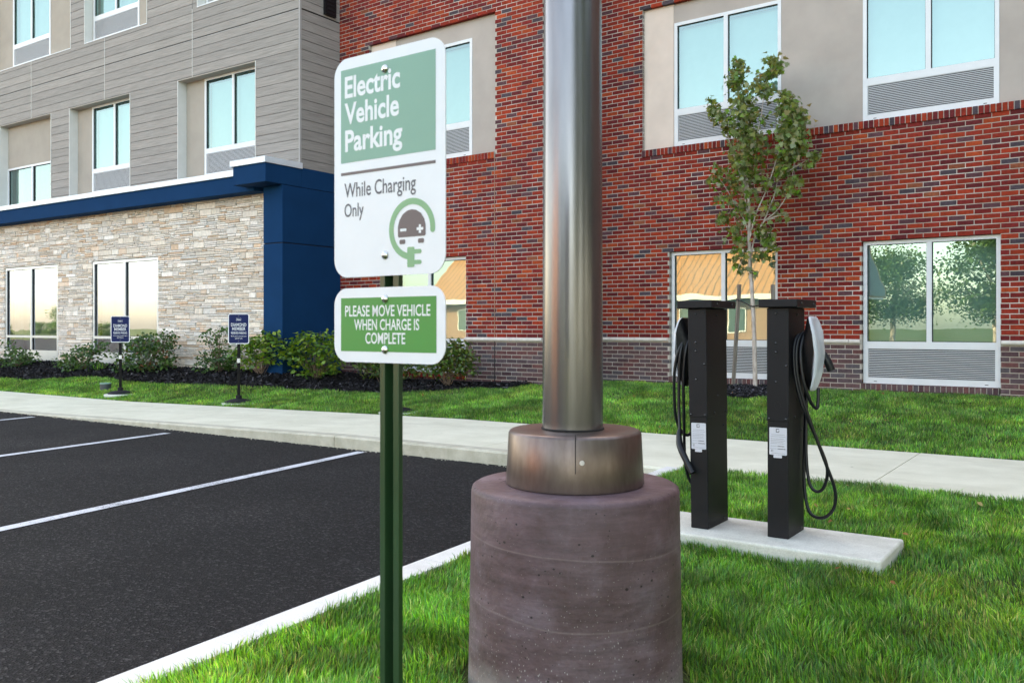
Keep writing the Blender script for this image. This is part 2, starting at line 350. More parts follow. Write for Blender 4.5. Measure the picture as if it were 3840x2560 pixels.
# ------------------------------------------------------------------ lettering (built-in font, turned into meshes)
TEXTS = {}
def prepare_text(bodies):
    tmp = []
    for b, off in bodies:
        cu = bpy.data.curves.new('lettering', 'FONT'); cu.body = b; cu.size = 1; cu.offset = off; cu.resolution_u = 4
        o = bpy.data.objects.new('lettering', cu); C.objects.link(o); tmp.append((b, o))
    bpy.context.view_layer.update(); dg = bpy.context.evaluated_depsgraph_get()
    for b, o in tmp: TEXTS[b] = bpy.data.meshes.new_from_object(o.evaluated_get(dg))
    for b, o in tmp: cu = o.data; bpy.data.objects.remove(o); bpy.data.curves.remove(cu)
def lettering(body, x0, x1, z0, z1, y, mat, parent, name='lettering'):
    """fits the words into the box x0..x1, z0..z1 of the panel (facing -Y)"""
    m = TEXTS[body].copy(); m.name = name; n = len(m.vertices); co = np.zeros(n * 3); m.vertices.foreach_get('co', co); co = co.reshape(-1, 3)
    a = co.min(0); b = co.max(0)
    out = np.stack([x0 + (co[:, 0] - a[0]) / (b[0] - a[0]) * (x1 - x0), np.full(n, y), z0 + (co[:, 1] - a[1]) / (b[1] - a[1]) * (z1 - z0)], 1)
    m.vertices.foreach_set('co', out.ravel()); m.materials.clear(); m.materials.append(MT[mat]); m.update()
    return obj(name, m, parent)
prepare_text([('Electric', 0.026), ('Vehicle', 0.026), ('Parking', 0.026), ('While Charging', 0.007), ('Only', 0.007), ('PLEASE MOVE VEHICLE', 0.013), ('WHEN CHARGE IS', 0.013), ('COMPLETE', 0.013),
              ('DIAMOND', 0.006), ('MEMBER', 0.006), ('RESERVED PARKING', 0.004), ("We've saved a special space", 0.004), ('just for you.', 0.004), ('Hilton', 0.012)])
# ================================================================== SETTING
g = MB(); g.v = [(-350, -350, -0.16), (350, -350, -0.16), (350, 350, -0.16), (-350, 350, -0.16)]; g.f = [(0, 1, 2, 3)]
g.build('ground', 'ground', kind='structure')
def xe(y): return -2.60 - (y - 1.54) * 0.07               # asphalt edge of the near kerb
lot = MB(); lot.v = [(-90, -45, -0.12), (xe(-45), -45, -0.12), (xe(6.4), 6.4, -0.12), (-90, 6.4, -0.12)]; lot.f = [(0, 1, 2, 3)]
lot = lot.build('parking_lot', 'asphalt', kind='structure')
for ex, ey in ((-6.11, 6.31), (-9.02, 6.16), (-12.14, 6.24), (-15.1, 6.2), (-18.1, 6.2)):
    dx, dy = 0.148, -0.989; L = 5.6; hw = 0.052; nx, ny = 0.989, 0.148
    q = MB(); q.v = [(ex - nx * hw, ey - ny * hw, -0.116), (ex + dx * L - nx * hw, ey + dy * L - ny * hw, -0.116), (ex + dx * L + nx * hw, ey + dy * L + ny * hw, -0.116), (ex + nx * hw, ey + ny * hw, -0.116)]; q.f = [(0, 1, 2, 3)]
    q.build('parking_line', 'line_paint', lot)
# pebbles on the asphalt
pv = []; 
for k in range(90):
    x = random.uniform(-12, -2.9); y = random.uniform(1.2, 6.3); s_ = random.uniform(0.002, 0.006)
    pv.append((x, y, -0.12 + s_ * 0.3, s_))
q = MB()
for x, y, z, s_ in pv: q.box(x - s_, x + s_, y - s_ * 0.7, y + s_ * 0.7, z - s_ * 0.4, z + s_ * 0.5)
q.build('pebbles', 'rubber_base', lot, kind='stuff')
q = MB()
for k in range(900):
    if k < 620: x = random.uniform(-16, -3.0); y = 6.4 - abs(random.gauss(0, 0.035))
    else: y = random.uniform(1.2, 6.3); x = -2.60 - (y - 1.54) * 0.07 - abs(random.gauss(0, 0.035))
    s_ = random.uniform(0.002, 0.0065); q.box(x - s_, x + s_, y - s_ * 0.8, y + s_ * 0.7, -0.121, -0.12 + s_ * random.uniform(0.5, 1.0))
q.build('gutter_grit', 'kerb_concrete', lot, kind='stuff')
# sidewalk: kerb blocks and slabs
walk = MB(); walk.v = [(-60, 6.42, -0.3), (30, 6.42, -0.3), (30, 8.38, -0.3), (-60, 8.38, -0.3), ]; walk.f = [(0, 1, 2, 3)]
walk = walk.build('sidewalk', 'concrete', kind='structure')
def slab(x0, x1, y0, y1, mat, name, gap=0.0035, lip=0.0):
    q = MB(); n = 5; i = 0
    xs = [x0 + gap + (x1 - x0 - 2 * gap) * a / (n - 1) for a in range(n)]
    for x in xs:
        z = float(zs(x)); q.v += [(x, y0, -0.25), (x, y0, z - lip), (x, y0 + lip, z), (x, y1, z), (x, y1, -0.25)]
    for a in range(n - 1):
        b = a * 5
        for e in range(4): q.f.append((b + e, b + 5 + e, b + 6 + e, b + 1 + e))
    q.f.append((4, 3, 2, 1, 0)[::-1]); e = (n - 1) * 5; q.f.append((e, e + 1, e + 2, e + 3, e + 4)[::-1])
    return q.build(name, mat, walk)
ke = [-60, -48, -36, -24, -18.5, -15.5, -12.54, -11.05, -9.56, -6.58, -3.6, -0.6, 2.4, 8, 30]
for a, b in zip(ke[:-1], ke[1:]): slab(a, b, 6.4, 6.553, 'kerb_concrete' if b < -2 else 'concrete', 'kerb_block', lip=0.018)
se = [-60, -44, -30, -24.7, -21.4, -18.1, -14.8, -11.5, -8.2, -4.85, -1.45, 1.9, 5.2, 12, 30]
for a, b in zip(se[:-1], se[1:]): slab(a, b, 6.553, 8.4, 'concrete', 'paving_slab')
# near kerb beside the lawn
kerb = None
for a, b in zip([-12, -9, -6, -3, 0.2, 3.2], [-9, -6, -3, 0.2, 3.2, 6.396]):
    q = MB(); wd = 0.15
    q.v = [(xe(a), a + 0.003, -0.25), (xe(b), b - 0.003, -0.25), (xe(b) + wd, b - 0.003, -0.25), (xe(a) + wd, a + 0.003, -0.25), (xe(a) + 0.012, a + 0.003, 0.012), (xe(b) + 0.012, b - 0.003, 0.012), (xe(b) + wd, b - 0.003, 0.012), (xe(a) + wd, a + 0.003, 0.012)]
    q.f = [(0, 3, 2, 1), (4, 5, 6, 7), (0, 1, 5, 4), (1, 2, 6, 5), (2, 3, 7, 6), (3, 0, 4, 7)]; q.f = [f[::-1] for f in q.f]
    if kerb is None: kerb = q.build('kerb', 'white_kerb', kind='structure')
    else: q.build('kerb_block', 'white_kerb', kerb)
# lawns
near = MB(); near.v = [(xe(-12) + 0.15, -12, -0.004), (25, -12, -0.004), (25, 6.41, -0.004), (xe(6.41) + 0.15, 6.41, -0.004)]; near.f = [(0, 1, 2, 3)]
near.build('lawn', 'lawn_soil', kind='structure')
obj('lawn', grid_mesh('lawn', -45, 25, 281, 8.395, 13.6, 40, lambda X, Y: hill(X, Y) - 0.006 - 0.25 * (Y > 13.5), 'lawn_soil'), kind='structure')
# mulch bed along the hotel
BEDPX = [(-700, 1400), (0, 1416), (115, 1424), (250, 1417), (373, 1412), (488, 1433), (574, 1438), (746, 1443), (895, 1449), (1148, 1461), (1300, 1468), (1414, 1474), (1497, 1476), (1676, 1465), (1795, 1453), (1880, 1442), (1945, 1430), (1990, 1422)]
BED = [on_hill(*p) for p in BEDPX]
bx = np.array([p.x for p in BED]); by = np.array([p.y for p in BED]); o_ = np.argsort(bx); bx = bx[o_]; by = by[o_]
def bed_edge(x): return np.interp(x, bx, by, left=by[0], right=13.5)
BX1 = float(bx.max())
def in_bed(x, y): return (y > bed_edge(x)) & (x < BX1)
nx_ = 420; xsB = np.linspace(-40, BX1, nx_); V = []; 
for j in range(14):
    t = j / 13
    for x in xsB:
        e = float(bed_edge(x)); y1 = 11.0 if x < -11.9 else 11.6 if x < -7.9 else 13.0
        y = e + (max(y1, e + 0.02) - e) * t
        V.append((x, y, float(hill(x, y)) + (-0.012 if j == 0 else 0.03 * min(1, t * 6) + 0.008 * math.sin(x * 5.1 + y * 7))))
V = np.array(V); i = np.arange(nx_ * 14).reshape(14, nx_)
obj('mulch_bed', np_mesh('mulch_bed', V, np.stack([i[:-1, :-1].ravel(), i[:-1, 1:].ravel(), i[1:, 1:].ravel(), i[1:, :-1].ravel()], 1), 'mulch', smooth=True), kind='structure')
TREE = on_hill(2832, 1462)
mr = MB(); mr.lathe([(0.01, 0.05), (0.35, 0.045), (0.6, 0.02), (0.74, -0.02)][::-1], 40); ring = mr.build('mulch_ring', 'mulch', smooth=True, loc=(TREE.x - 0.05, TREE.y - 0.35, TREE.z - 0.02), kind='structure'); ring.rotation_euler = (R(3.2), 0, 0); ring.scale = (0.9, 0.95, 1)
def chips(n, px, py, pz, s0, s1):
    L = rng.uniform(s0, s1, n); W = L * rng.uniform(0.18, 0.4, n); a = rng.uniform(0, 2 * np.pi, n); tl = rng.normal(0, 0.45, n); t2 = rng.normal(0, 0.5, n)
    d = np.stack([np.cos(a) * np.cos(tl), np.sin(a) * np.cos(tl), np.sin(tl)], 1) * L[:, None] / 2
    s_ = np.stack([-np.sin(a) * np.cos(t2), np.cos(a) * np.cos(t2), np.sin(t2)], 1) * W[:, None] / 2
    c = np.stack([px, py, pz], 1); V = np.stack([c - d - s_, c + d - s_ * 0.6, c + d + s_, c - d + s_ * 0.7], 1).reshape(-1, 3)
    FA = np.arange(4 * n).reshape(n, 4); b = rng.choice([0.006, 0.014, 0.03, 0.075, 0.16], n, p=[0.36, 0.35, 0.2, 0.075, 0.015])
    col = np.repeat(np.stack([b * 0.95, b * 0.90, b * 1.02], 1), 4, axis=0); return V, FA, col
n = 60000; X = rng.uniform(-24, BX1, n); Y = rng.uniform(8.4, 13.0, n); e = bed_edge(X); lim = np.where(X < -12.5, 10.75, np.where(X < -7.9, 11.35, 12.8)); k_ = (Y > e + rng.normal(0, 0.03, n)) & (Y < lim); X = X[k_]; Y = Y[k_]
obj('mulch_chips', np_mesh('mulch_chips', *(lambda v, f, c: (v, f, 'mulch_chip', c))(*chips(len(X), X, Y, hill(X, Y) + 0.03 * np.clip((Y - bed_edge(X)) * 4, 0, 1) + rng.uniform(0.0, 0.025, len(X)), 0.035, 0.11))), kind='stuff')
n = 3800; a = rng.uniform(0, 2 * np.pi, n); r_ = 0.68 * np.sqrt(rng.uniform(0, 1, n)); X = TREE.x - 0.05 + r_ * np.cos(a) * 0.9; Y = TREE.y - 0.35 + r_ * np.sin(a) * 0.95
obj('mulch_chips', np_mesh('mulch_chips', *(lambda v, f, c: (v, f, 'mulch_chip', c * 2.0))(*chips(n, X, Y, TREE.z + (Y - TREE.y + 0.35) * 0.056 + 0.045 * (1 - r_ / 0.74) + rng.uniform(-0.01, 0.02, n), 0.03, 0.075))), kind='stuff')
# grass blades
def vnoise(x, y, s_, seed):
    r2 = np.random.default_rng(seed); T = r2.uniform(0, 1, (64, 64)); u = x / s_; v = y / s_; i = np.floor(u).astype(int); j = np.floor(v).astype(int); fu = u - i; fv = v - j
    fu = fu * fu * (3 - 2 * fu); fv = fv * fv * (3 - 2 * fv); i %= 64; j %= 64; i2 = (i + 1) % 64; j2 = (j + 1) % 64
    return (T[j, i] * (1 - fu) + T[j, i2] * fu) * (1 - fv) + (T[j2, i] * (1 - fu) + T[j2, i2] * fu) * fv
def blades(X, Y, Z, h, wd, seg2, lean, palette):
    n = len(X); a = rng.uniform(0, 2 * np.pi, n); b = rng.normal(0, 0.9, n) + 9 * vnoise(X, Y, 0.22, 21)
    side = np.stack([np.cos(a), np.sin(a), np.zeros(n)], 1) * (wd / 2)[:, None]
    ln = np.stack([np.cos(b), np.sin(b), np.zeros(n)], 1) * (h * lean * np.abs(rng.normal(0, 1, n)))[:, None]
    base = np.stack([X, Y, Z], 1); up = np.stack([np.zeros(n), np.zeros(n), h], 1)
    col = palette[rng.integers(0, len(palette), n)] * rng.choice([0.42, 0.7, 1.0, 1.3, 1.75], n, p=[0.16, 0.22, 0.28, 0.22, 0.12])[:, None] * rng.uniform(0.85, 1.15, n)[:, None]
    if seg2:
        mid = base + up * 0.6 + ln * 0.35; tip = base + up * 0.97 + ln
        V = np.stack([base - side, base + side, mid + side * 0.8, mid - side * 0.8, tip], 1).reshape(-1, 3)
        o = np.arange(n)[:, None] * 5; FA = np.concatenate([o + [[0, 1, 2]], o + [[0, 2, 3]], o + [[3, 2, 4]]])
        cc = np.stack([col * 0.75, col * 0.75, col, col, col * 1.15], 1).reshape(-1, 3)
    else:
        tip = base + up + ln
        V = np.stack([base - side, base + side, tip], 1).reshape(-1, 3); FA = np.arange(3 * n).reshape(n, 3)
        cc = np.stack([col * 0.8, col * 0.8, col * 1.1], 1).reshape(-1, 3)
    return V, FA, cc
PAL = np.array([[1.62, 1.62, 2.0]]) * np.array([(0.055, 0.17, 0.018), (0.075, 0.22, 0.02), (0.10, 0.25, 0.025), (0.045, 0.15, 0.035), (0.13, 0.27, 0.035), (0.06, 0.19, 0.045), (0.21, 0.24, 0.075)])
def lawn_patch(name, n, x0, x1, y0, y1, keep, zf, h0, h1, wd, seg2, lean):
    X = rng.uniform(x0, x1, n); Y = rng.uniform(y0, y1, n); k = keep(X, Y); X = X[k]; Y = Y[k]
    cl = vnoise(X, Y, 0.16, 3) * 0.6 + vnoise(X, Y, 0.55, 4) * 0.4; ok = rng.uniform(0, 1, len(X)) < 0.35 + 1.0 * cl; X = X[ok]; Y = Y[ok]; cl = cl[ok]
    h = rng.uniform(h0, h1, len(X)) * (0.55 + 0.9 * cl); ww = wd * rng.uniform(0.6, 1.3, len(X))
    V, FA, c = blades(X, Y, zf(X, Y), h, ww, seg2, lean, PAL)
    f = (0.72 + 0.55 * vnoise(X, Y, 0.8, 9) ) ; yl = np.clip(vnoise(X, Y, 0.45, 12) * 1.6 - 0.75, 0, 1)
    k = 5 if seg2 else 3
    g2 = 0.55 + 0.9 * vnoise(X, Y, 0.17, 31) * (0.5 + vnoise(X, Y, 0.5, 32)); c = c * np.repeat(f * g2, k)[:, None]; c = c * (1 + np.repeat(yl, k)[:, None] * np.array([[0.75, 0.22, 0.1]]))
    return obj(name, np_mesh(name, V, FA, 'grass', c), kind='stuff')
PADX0, PADX1, PADY0, PADY1, PADZ = -2.06, -0.875, 4.155, 4.655, 0.066
POLE = Vector((-1.421, 2.419, 0))
def keepA(x, y): return (x > -2.60 - (y - 1.54) * 0.07 + 0.148) & (y < 6.395) & ~((x > PADX0 + 0.005) & (x < PADX1 - 0.005) & (y > PADY0 + 0.005) & (y < PADY1 - 0.005)) & ((x - POLE.x) ** 2 + (y - POLE.y) ** 2 > 0.36 ** 2)
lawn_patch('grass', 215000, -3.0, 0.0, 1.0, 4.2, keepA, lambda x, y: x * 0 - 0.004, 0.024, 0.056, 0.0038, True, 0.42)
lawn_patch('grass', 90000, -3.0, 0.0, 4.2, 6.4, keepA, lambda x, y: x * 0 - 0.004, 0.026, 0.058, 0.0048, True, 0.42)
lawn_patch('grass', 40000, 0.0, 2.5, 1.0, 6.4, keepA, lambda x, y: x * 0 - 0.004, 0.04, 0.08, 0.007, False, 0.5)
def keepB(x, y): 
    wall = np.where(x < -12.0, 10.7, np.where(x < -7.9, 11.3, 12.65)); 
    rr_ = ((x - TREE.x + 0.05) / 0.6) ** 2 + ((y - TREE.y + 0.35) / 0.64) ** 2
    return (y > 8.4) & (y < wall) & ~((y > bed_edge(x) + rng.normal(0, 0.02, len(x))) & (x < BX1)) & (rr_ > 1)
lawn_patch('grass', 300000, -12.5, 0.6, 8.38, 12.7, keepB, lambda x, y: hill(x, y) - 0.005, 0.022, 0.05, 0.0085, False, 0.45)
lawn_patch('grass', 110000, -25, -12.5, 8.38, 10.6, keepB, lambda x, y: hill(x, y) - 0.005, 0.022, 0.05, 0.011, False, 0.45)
# ================================================================== HOTEL
hotel = thing('hotel_building', 'hotel with red brick wing, grey plank siding, pale ledgestone base and navy blue corner canopy', 'building', (-8, 12, 0))
def hp(o):                                          # keep world placement under the hotel's own origin
    o.parent = hotel; o.matrix_parent_inverse = Matrix.Translation((8, -12, 0)); return o
RW = (0, 0, RR)
REDS = [((0.25, 0.025, 0.014), 30), ((0.31, 0.034, 0.014), 20), ((0.185, 0.018, 0.016), 24), ((0.125, 0.016, 0.018), 15), ((0.36, 0.052, 0.017), 6), ((0.105, 0.042, 0.048), 7), ((0.070, 0.050, 0.060), 4), ((0.24, 0.065, 0.032), 2)]
GREYS = [((0.125, 0.066, 0.066), 30), ((0.105, 0.068, 0.074), 25), ((0.15, 0.058, 0.056), 18), ((0.095, 0.078, 0.085), 15), ((0.085, 0.045, 0.05), 12)]
def pick(tab):
    t = random.random() * sum(a[1] for a in tab)
    for c, wt in tab:
        t -= wt
        if t <= 0: break
    f = random.uniform(0.85, 1.15); return tuple(v * f for v in c)
CO = 0.0677
def brick_field(x0, x1, zlo, zhi, openings, D, phase=0.0):
    out = []
    def course(z0, z1, shift, tab):
        x = x0 - 0.203 + shift
        ops = [(a, b) for a, b, c, d in openings if c < (z0 + z1) / 2 < d]
        while x < x1:
            segs = [(max(x, x0), min(x + 0.1925, x1))]
            for a, b in ops:
                ns = []
                for s0, s1 in segs:
                    if s1 <= a or s0 >= b: ns.append((s0, s1)); continue
                    if s0 < a: ns.append((s0, a))
                    if s1 > b: ns.append((b, s1))
                segs = ns
            for s0, s1 in segs:
                if s1 - s0 > 0.025: out.append((s0, s1, z0 + random.uniform(-.0012, .0012), z1 + random.uniform(-.0012, .0012), random.uniform(-0.0025, 0.0025), pick(tab)))
            x += 0.203
    z = 0.930; k = 0
    while z < zhi: course(z, z + CO - 0.0118, (k % 2) * 0.1015 + phase, REDS); z += CO; k += 1
    z = 0.860 - CO; k = 0
    while z + CO > zlo: course(z, z + CO - 0.0118, (k % 2) * 0.1015 + phase, GREYS); z -= CO; k += 1
    return out
def rowlock(x0, x1, z0, z1, D, tab):
    out = []; x = x0
    while x < x1 - 0.03: out.append((x, min(x + CO - 0.0118, x1), z0, z1, -0.022, pick(tab))); x += CO
    return out
def mortar_wall(x0, x1, z0, z1, openings, D, deep=0.40):
    m = MB(); xs = sorted({x0, x1, *[min(max(v, x0), x1) for o in openings for v in o[:2]]}); zz = sorted({z0, z1, *[v for o in openings for v in o[2:]]})
    for a, b in zip(xs[:-1], xs[1:]):
        for c, d in zip(zz[:-1], zz[1:]):
            if any(o[0] <= a and b <= o[1] and o[2] <= c and d <= o[3] for o in openings): continue
            m.box(a, b, D + 0.0045, D + deep, c, d)
    return m
BRK = []      # (area on screen, wall, data)
def brick_wall(name, x0, x1, ztop, openings, D, extra, phase=0.0):
    mw = mortar_wall(x0, x1, 0.0, ztop, openings, D)
    for b in extra: mw.box(b[0] - 0.006, b[1] + 0.006, D - 0.014, D + 0.2, b[2] + 0.003, b[3] - 0.004)
    wall = hp(mw.build(name, 'mortar', rot=RW)); rot = Matrix.Rotation(RR, 3, 'Z')
    for b in brick_field(x0, x1, 0.10, ztop - 0.02, openings, D, phase) + extra:
        p = rot @ Vector(((b[0] + b[1]) / 2, D, (b[2] + b[3]) / 2)) - eye; Z = p.dot(fwd); px = CX + F * p.dot(right) / Z; py = HY - F * p.z / Z
        vis = 0 <= px <= 3840 and 0 <= py <= 2560 and b[2] > 0.25
        BRK.append(((b[1] - b[0]) * (b[3] - b[2]) / Z ** 2 if vis else 0, wall, D, b))
    return wall
D1, D2 = 11.35, 12.735
B2W = [(-6.45, -4.70, 0.318, 2.30), (-3.515, -1.81, 0.318, 2.30)]; B2R = (-6.93, 1.2, 3.93, 6.235)
B1W = [(-11.24, -9.48, 0.318, 2.30)]; B1R = (-11.78, -8.865, 3.93, 6.235)
wall2 = brick_wall('brick_wall', -8.4, 3.2, 7.2, [(a, b, 0.24, d) for a, b, c, d in B2W] + [(B2R[0], B2R[1], 3.84, 6.235)], D2,
                   rowlock(-6.93, 1.2, 3.832, 3.935, D2, REDS) + rowlock(-6.45, -4.70, 0.235, 0.318, D2, GREYS) + rowlock(-3.515, -1.81, 0.235, 0.318, D2, GREYS))
wall1 = brick_wall('brick_wall', -12.75, -7.925, 8.2, [(a, b, 0.24, d) for a, b, c, d in B1W] + [(B1R[0], B1R[1], 3.84, 6.235)], D1,
                   rowlock(-11.78, -8.865, 3.832, 3.935, D1, REDS) + rowlock(-11.24, -9.48, 0.235, 0.318, D1, REDS), 0.06)
BRK.sort(key=lambda t: -t[0]); rest = {}
for n_, (ar, wall, D, b) in enumerate(BRK):
    x0, x1, z0, z1, dy, c = b
    if n_ < 300:
        q = MB(); hw = (x1 - x0) / 2; hh = (z1 - z0) / 2; q.box(-hw, hw, 0, 0.10, -hh, hh, c, skip=('back',)); q.build('brick', 'brick', wall, loc=((x0 + x1) / 2, D + dy, (z0 + z1) / 2))
    else: rest.setdefault(wall.name, (wall, MB()))[1].box(x0, x1, D + dy, D + 0.10, z0, z1, c, skip=('back',))
# return of the forward bay (faces +X)
ret = rest[wall1.name][1]; z = 0.93; k = 0
zc = [(0.93 + CO * i_, REDS) for i_ in range(106)] + [(0.86 - CO * (i_ + 1), GREYS) for i_ in range(11)]
for k, (z, tab) in enumerate(zc):
    y = D1 + 0.11 + (k % 2) * 0.1
    while y < D2 + 0.02:
        ret.box(-7.935, -7.925 + random.uniform(-.002, .002), y, min(y + 0.193, D2 + 0.02), z, z + CO - 0.0118, pick(tab), skip=('left',)); y += 0.203
for wn_, (wall, m) in rest.items(): m.build('brick_courses', 'brick', wall, kind='stuff')
hp(MB().box(-8.3, -7.932, D1 + 0.38, D2 + 0.3, 0, 8.2).build('brick_wall', 'mortar', rot=RW))
# limestone ledge
def ledge(segs, D):
    for x0, x1, cuts in segs:
        e = [x0] + cuts + [x1]
        for a, b in zip(e[:-1], e[1:]):
            q = MB(); n6 = [(0.0, -0.062), (-0.028, -0.058), (-0.045, -0.040), (-0.045, -0.018), (-0.025, -0.002), (0.0, 0.0), (0.06, 0.0), (0.06, -0.062)]
            i0 = len(q.v)
            for x in (a + 0.003, b - 0.003): q.v += [(x, D + p[0], 0.926 + p[1]) for p in n6]
            for j in range(8): q.f.append((j, (j + 1) % 8, 8 + (j + 1) % 8, 8 + j)[::-1])
            q.f.append(tuple(range(8))); q.f.append(tuple(reversed(range(8, 16))))
            hp(q.build('stone_ledge', 'limestone', rot=RW))
ledge([(-8.35, -6.46, [-7.5, -7.05]), (-4.69, -3.525, [-3.68]), (-1.80, 3.2, [-0.6, 1.2])], D2)
ledge([(-12.7, -11.25, []), (-9.50, -7.925, [-8.92, -8.55])], D1)
# stucco panels behind the upper brick openings
def stucco(o, D, lx):
    hp(MB().box(o[0] - 0.02, lx, D + 0.075, D + 0.36, o[2] - 0.01, o[3] + 0.01).build('stucco_panel', 'stucco_light', rot=RW))
    return
def panel_with_holes(x0, x1, z0, z1, holes, y0, y1, mat, name):
    m = MB(); xs = sorted({x0, x1, *[v for o in holes for v in o[:2]]}); zz = sorted({z0, z1, *[v for o in holes for v in o[2:]]})
    for a, b in zip(xs[:-1], xs[1:]):
        for c, d in zip(zz[:-1], zz[1:]):
            if any(o[0] <= a and b <= o[1] and o[2] <= c and d <= o[3] for o in holes): continue
            m.box(a, b, y0, y1, c, d)
    return m.build(name, mat)
# ---- windows.  x0..x1 z0..z1 frame, front face at y; all in the frame's own coordinates
def window(x0, x1, z0, z1, y, rot, rail=None, vent=None, mat='frame_white', fw=0.05, mull=0.065, blind=True, extra=None, low=None, glassmat='glass', opts=()):
    """rail: (z0,z1) bar under the panes; vent: (z0,z1) louvre; low: bottom of the lower lights"""
    fr = MB(); xm = (x0 + x1) / 2; dp = 0.09
    fr.box(x0, x0 + fw, y, y + dp, z0, z1); fr.box(x1 - fw, x1, y, y + dp, z0, z1); fr.box(x0 + fw, x1 - fw, y, y + dp, z1 - fw, z1)
    pb = rail[1]
    fr.box(x0 + fw, x1 - fw, y, y + dp, rail[0], rail[1]); fr.box(xm - mull / 2, xm + mull / 2, y, y + dp, pb, z1 - fw)
    if vent: fr.box(x0 + fw, x1 - fw, y + 0.002, y + dp, z0, vent[0])
    if low is not None:
        fr.box(xm - mull / 2, xm + mull / 2, y, y + dp, low, rail[0]); fr.box(x0 + fw, x1 - fw, y + 0.004, y + dp, z0, low)
    f = hp(fr.build('window', mat, rot=rot)); 
    panes = [(x0 + fw, xm - mull / 2, pb, z1 - fw), (xm + mull / 2, x1 - fw, pb, z1 - fw)]
    if low is not None: panes += [(x0 + fw, xm - mull / 2, low, rail[0]), (xm + mull / 2, x1 - fw, low, rail[0])]
    for a, b, c, d in panes:
        gk = 0.007; MB().box(a, a + gk, y + 0.022, y + 0.039, c, d).box(b - gk, b, y + 0.022, y + 0.039, c, d).box(a + gk, b - gk, y + 0.022, y + 0.039, c, c + gk).box(a + gk, b - gk, y + 0.022, y + 0.039, d - gk, d).build('gasket', 'gap', f)
        q = MB(); q.v = [(a, y + 0.04, c), (b, y + 0.04, c), (b, y + 0.04, d), (a, y + 0.04, d)]; q.f = [(0, 1, 2, 3)]; q.build('pane', glassmat, f)
    if blind is True: MB().box(x0 + fw * 0.5, x1 - fw * 0.5, y + 0.16, y + 0.17, pb - 0.05, z1 - 0.085).build('blind', 'blind', f)
    elif blind == 'curtain':
        for a, b in ((x0 + 0.03, x0 + 0.42), (x1 - 0.46, x1 - 0.03)):
            q = MB(); ns = 24; 
            for j in range(ns + 1):
                xx = a + (b - a) * j / ns; yy = y + 0.2 + 0.03 * math.sin(j * 1.9)
                q.v += [(xx, yy, z0 + 0.02), (xx, yy, z1 - 0.03)]
            q.f = [(2 * j, 2 * j + 2, 2 * j + 3, 2 * j + 1) for j in range(ns)]; q.build('curtain', 'curtain', f, smooth=True)
    MB().box(x0 + 0.01, x1 - 0.01, y + 0.30, y + 0.31, z0 + 0.01, z1 - 0.01).build('room_back', 'room', f)
    if vent:
        lv = MB(); z = vent[0] + 0.012; a, b = x0 + fw + 0.012, x1 - fw - 0.012
        while z < vent[1] - 0.012:
            lv.box(a, b, y + 0.006, y + 0.013, z, z + 0.0115, skip=('left', 'right'))
            z += 0.0235
        lv.build('louver_slats', 'louver', f, kind='stuff')
        MB().box(x0 + fw, x1 - fw, y + 0.045, y + 0.06, vent[0], vent[1]).build('louver_back', 'gap', f)
        s_ = MB(); s_.box(x0 + fw, x0 + fw + 0.013, y + 0.001, y + 0.05, vent[0], vent[1]).box(x1 - fw - 0.013, x1 - fw, y + 0.001, y + 0.05, vent[0], vent[1]).box(x0 + fw + 0.013, x1 - fw - 0.013, y + 0.001, y + 0.05, vent[0], vent[0] + 0.012).box(x0 + fw + 0.013, x1 - fw - 0.013, y + 0.001, y + 0.05, vent[1] - 0.012, vent[1])
        s_.build('louver_frame', mat, f)
        for sx in (x0 + 0.16, x1 - 0.16): MB().box(sx - 0.02, sx + 0.02, y - 0.001, y + 0.003, z0 + 0.026, z0 + 0.034).build('weep_slot', 'gap', f)
    return f
UP = dict(rail=(4.448, 4.538), vent=(4.015, 4.448))
GR = dict(rail=(0.812, 0.898), vent=(0.385, 0.812))
upw2 = [(-6.40, -4.675), (-3.515, -1.835), (-0.55, 1.14)]
for D, o, ws, lx in ((D2, B2R, upw2, -6.41), (D1, B1R, [(-11.15, -9.41)], -11.16)):
    holes = [(a, b, 3.945, 5.905) for a, b in ws]
    hp(panel_with_holes(lx, o[1] + 0.02, o[2] - 0.01, o[3] + 0.01, holes, D + 0.082, D + 0.36, 'stucco', 'stucco_panel')).rotation_euler = RW
    hp(MB().box(o[0] - 0.02, lx, D + 0.070, D + 0.36, o[2] - 0.01, o[3] + 0.01).build('stucco_panel', 'stucco_light', rot=RW))
    hp(MB().box(o[0] - 0.01, o[1] + 0.01, D + 0.004, D + 0.069, o[3] - 0.004, o[3] + 0.012).build('lintel', 'siding_trim', rot=RW))
    for a, b in ws: window(a, b, 3.945, 5.905, D + 0.072, RW, **UP)
for a, b, c, d in B2W + B1W:
    D = D1 if a < -8 else D2
    hp(MB().box(a, b, D + 0.004, D + 0.3, d - 0.012, d + 0.003).build('lintel', 'siding_trim', rot=RW))
    window(a + 0.008, b - 0.008, c + 0.002, d - 0.022, D + 0.065, RW, blind=False, **GR)
# control joint sealant of the forward bay
hp(MB().box(-8.882, -8.870, D1 - 0.0035, D1 + 0.02, 0.93, 3.83).build('control_joint', 'far_brick', rot=RW)); hp(MB().box(-8.882, -8.870, D1 - 0.0035, D1 + 0.02, 0.1, 0.862).build('control_joint', 'gap', rot=RW))
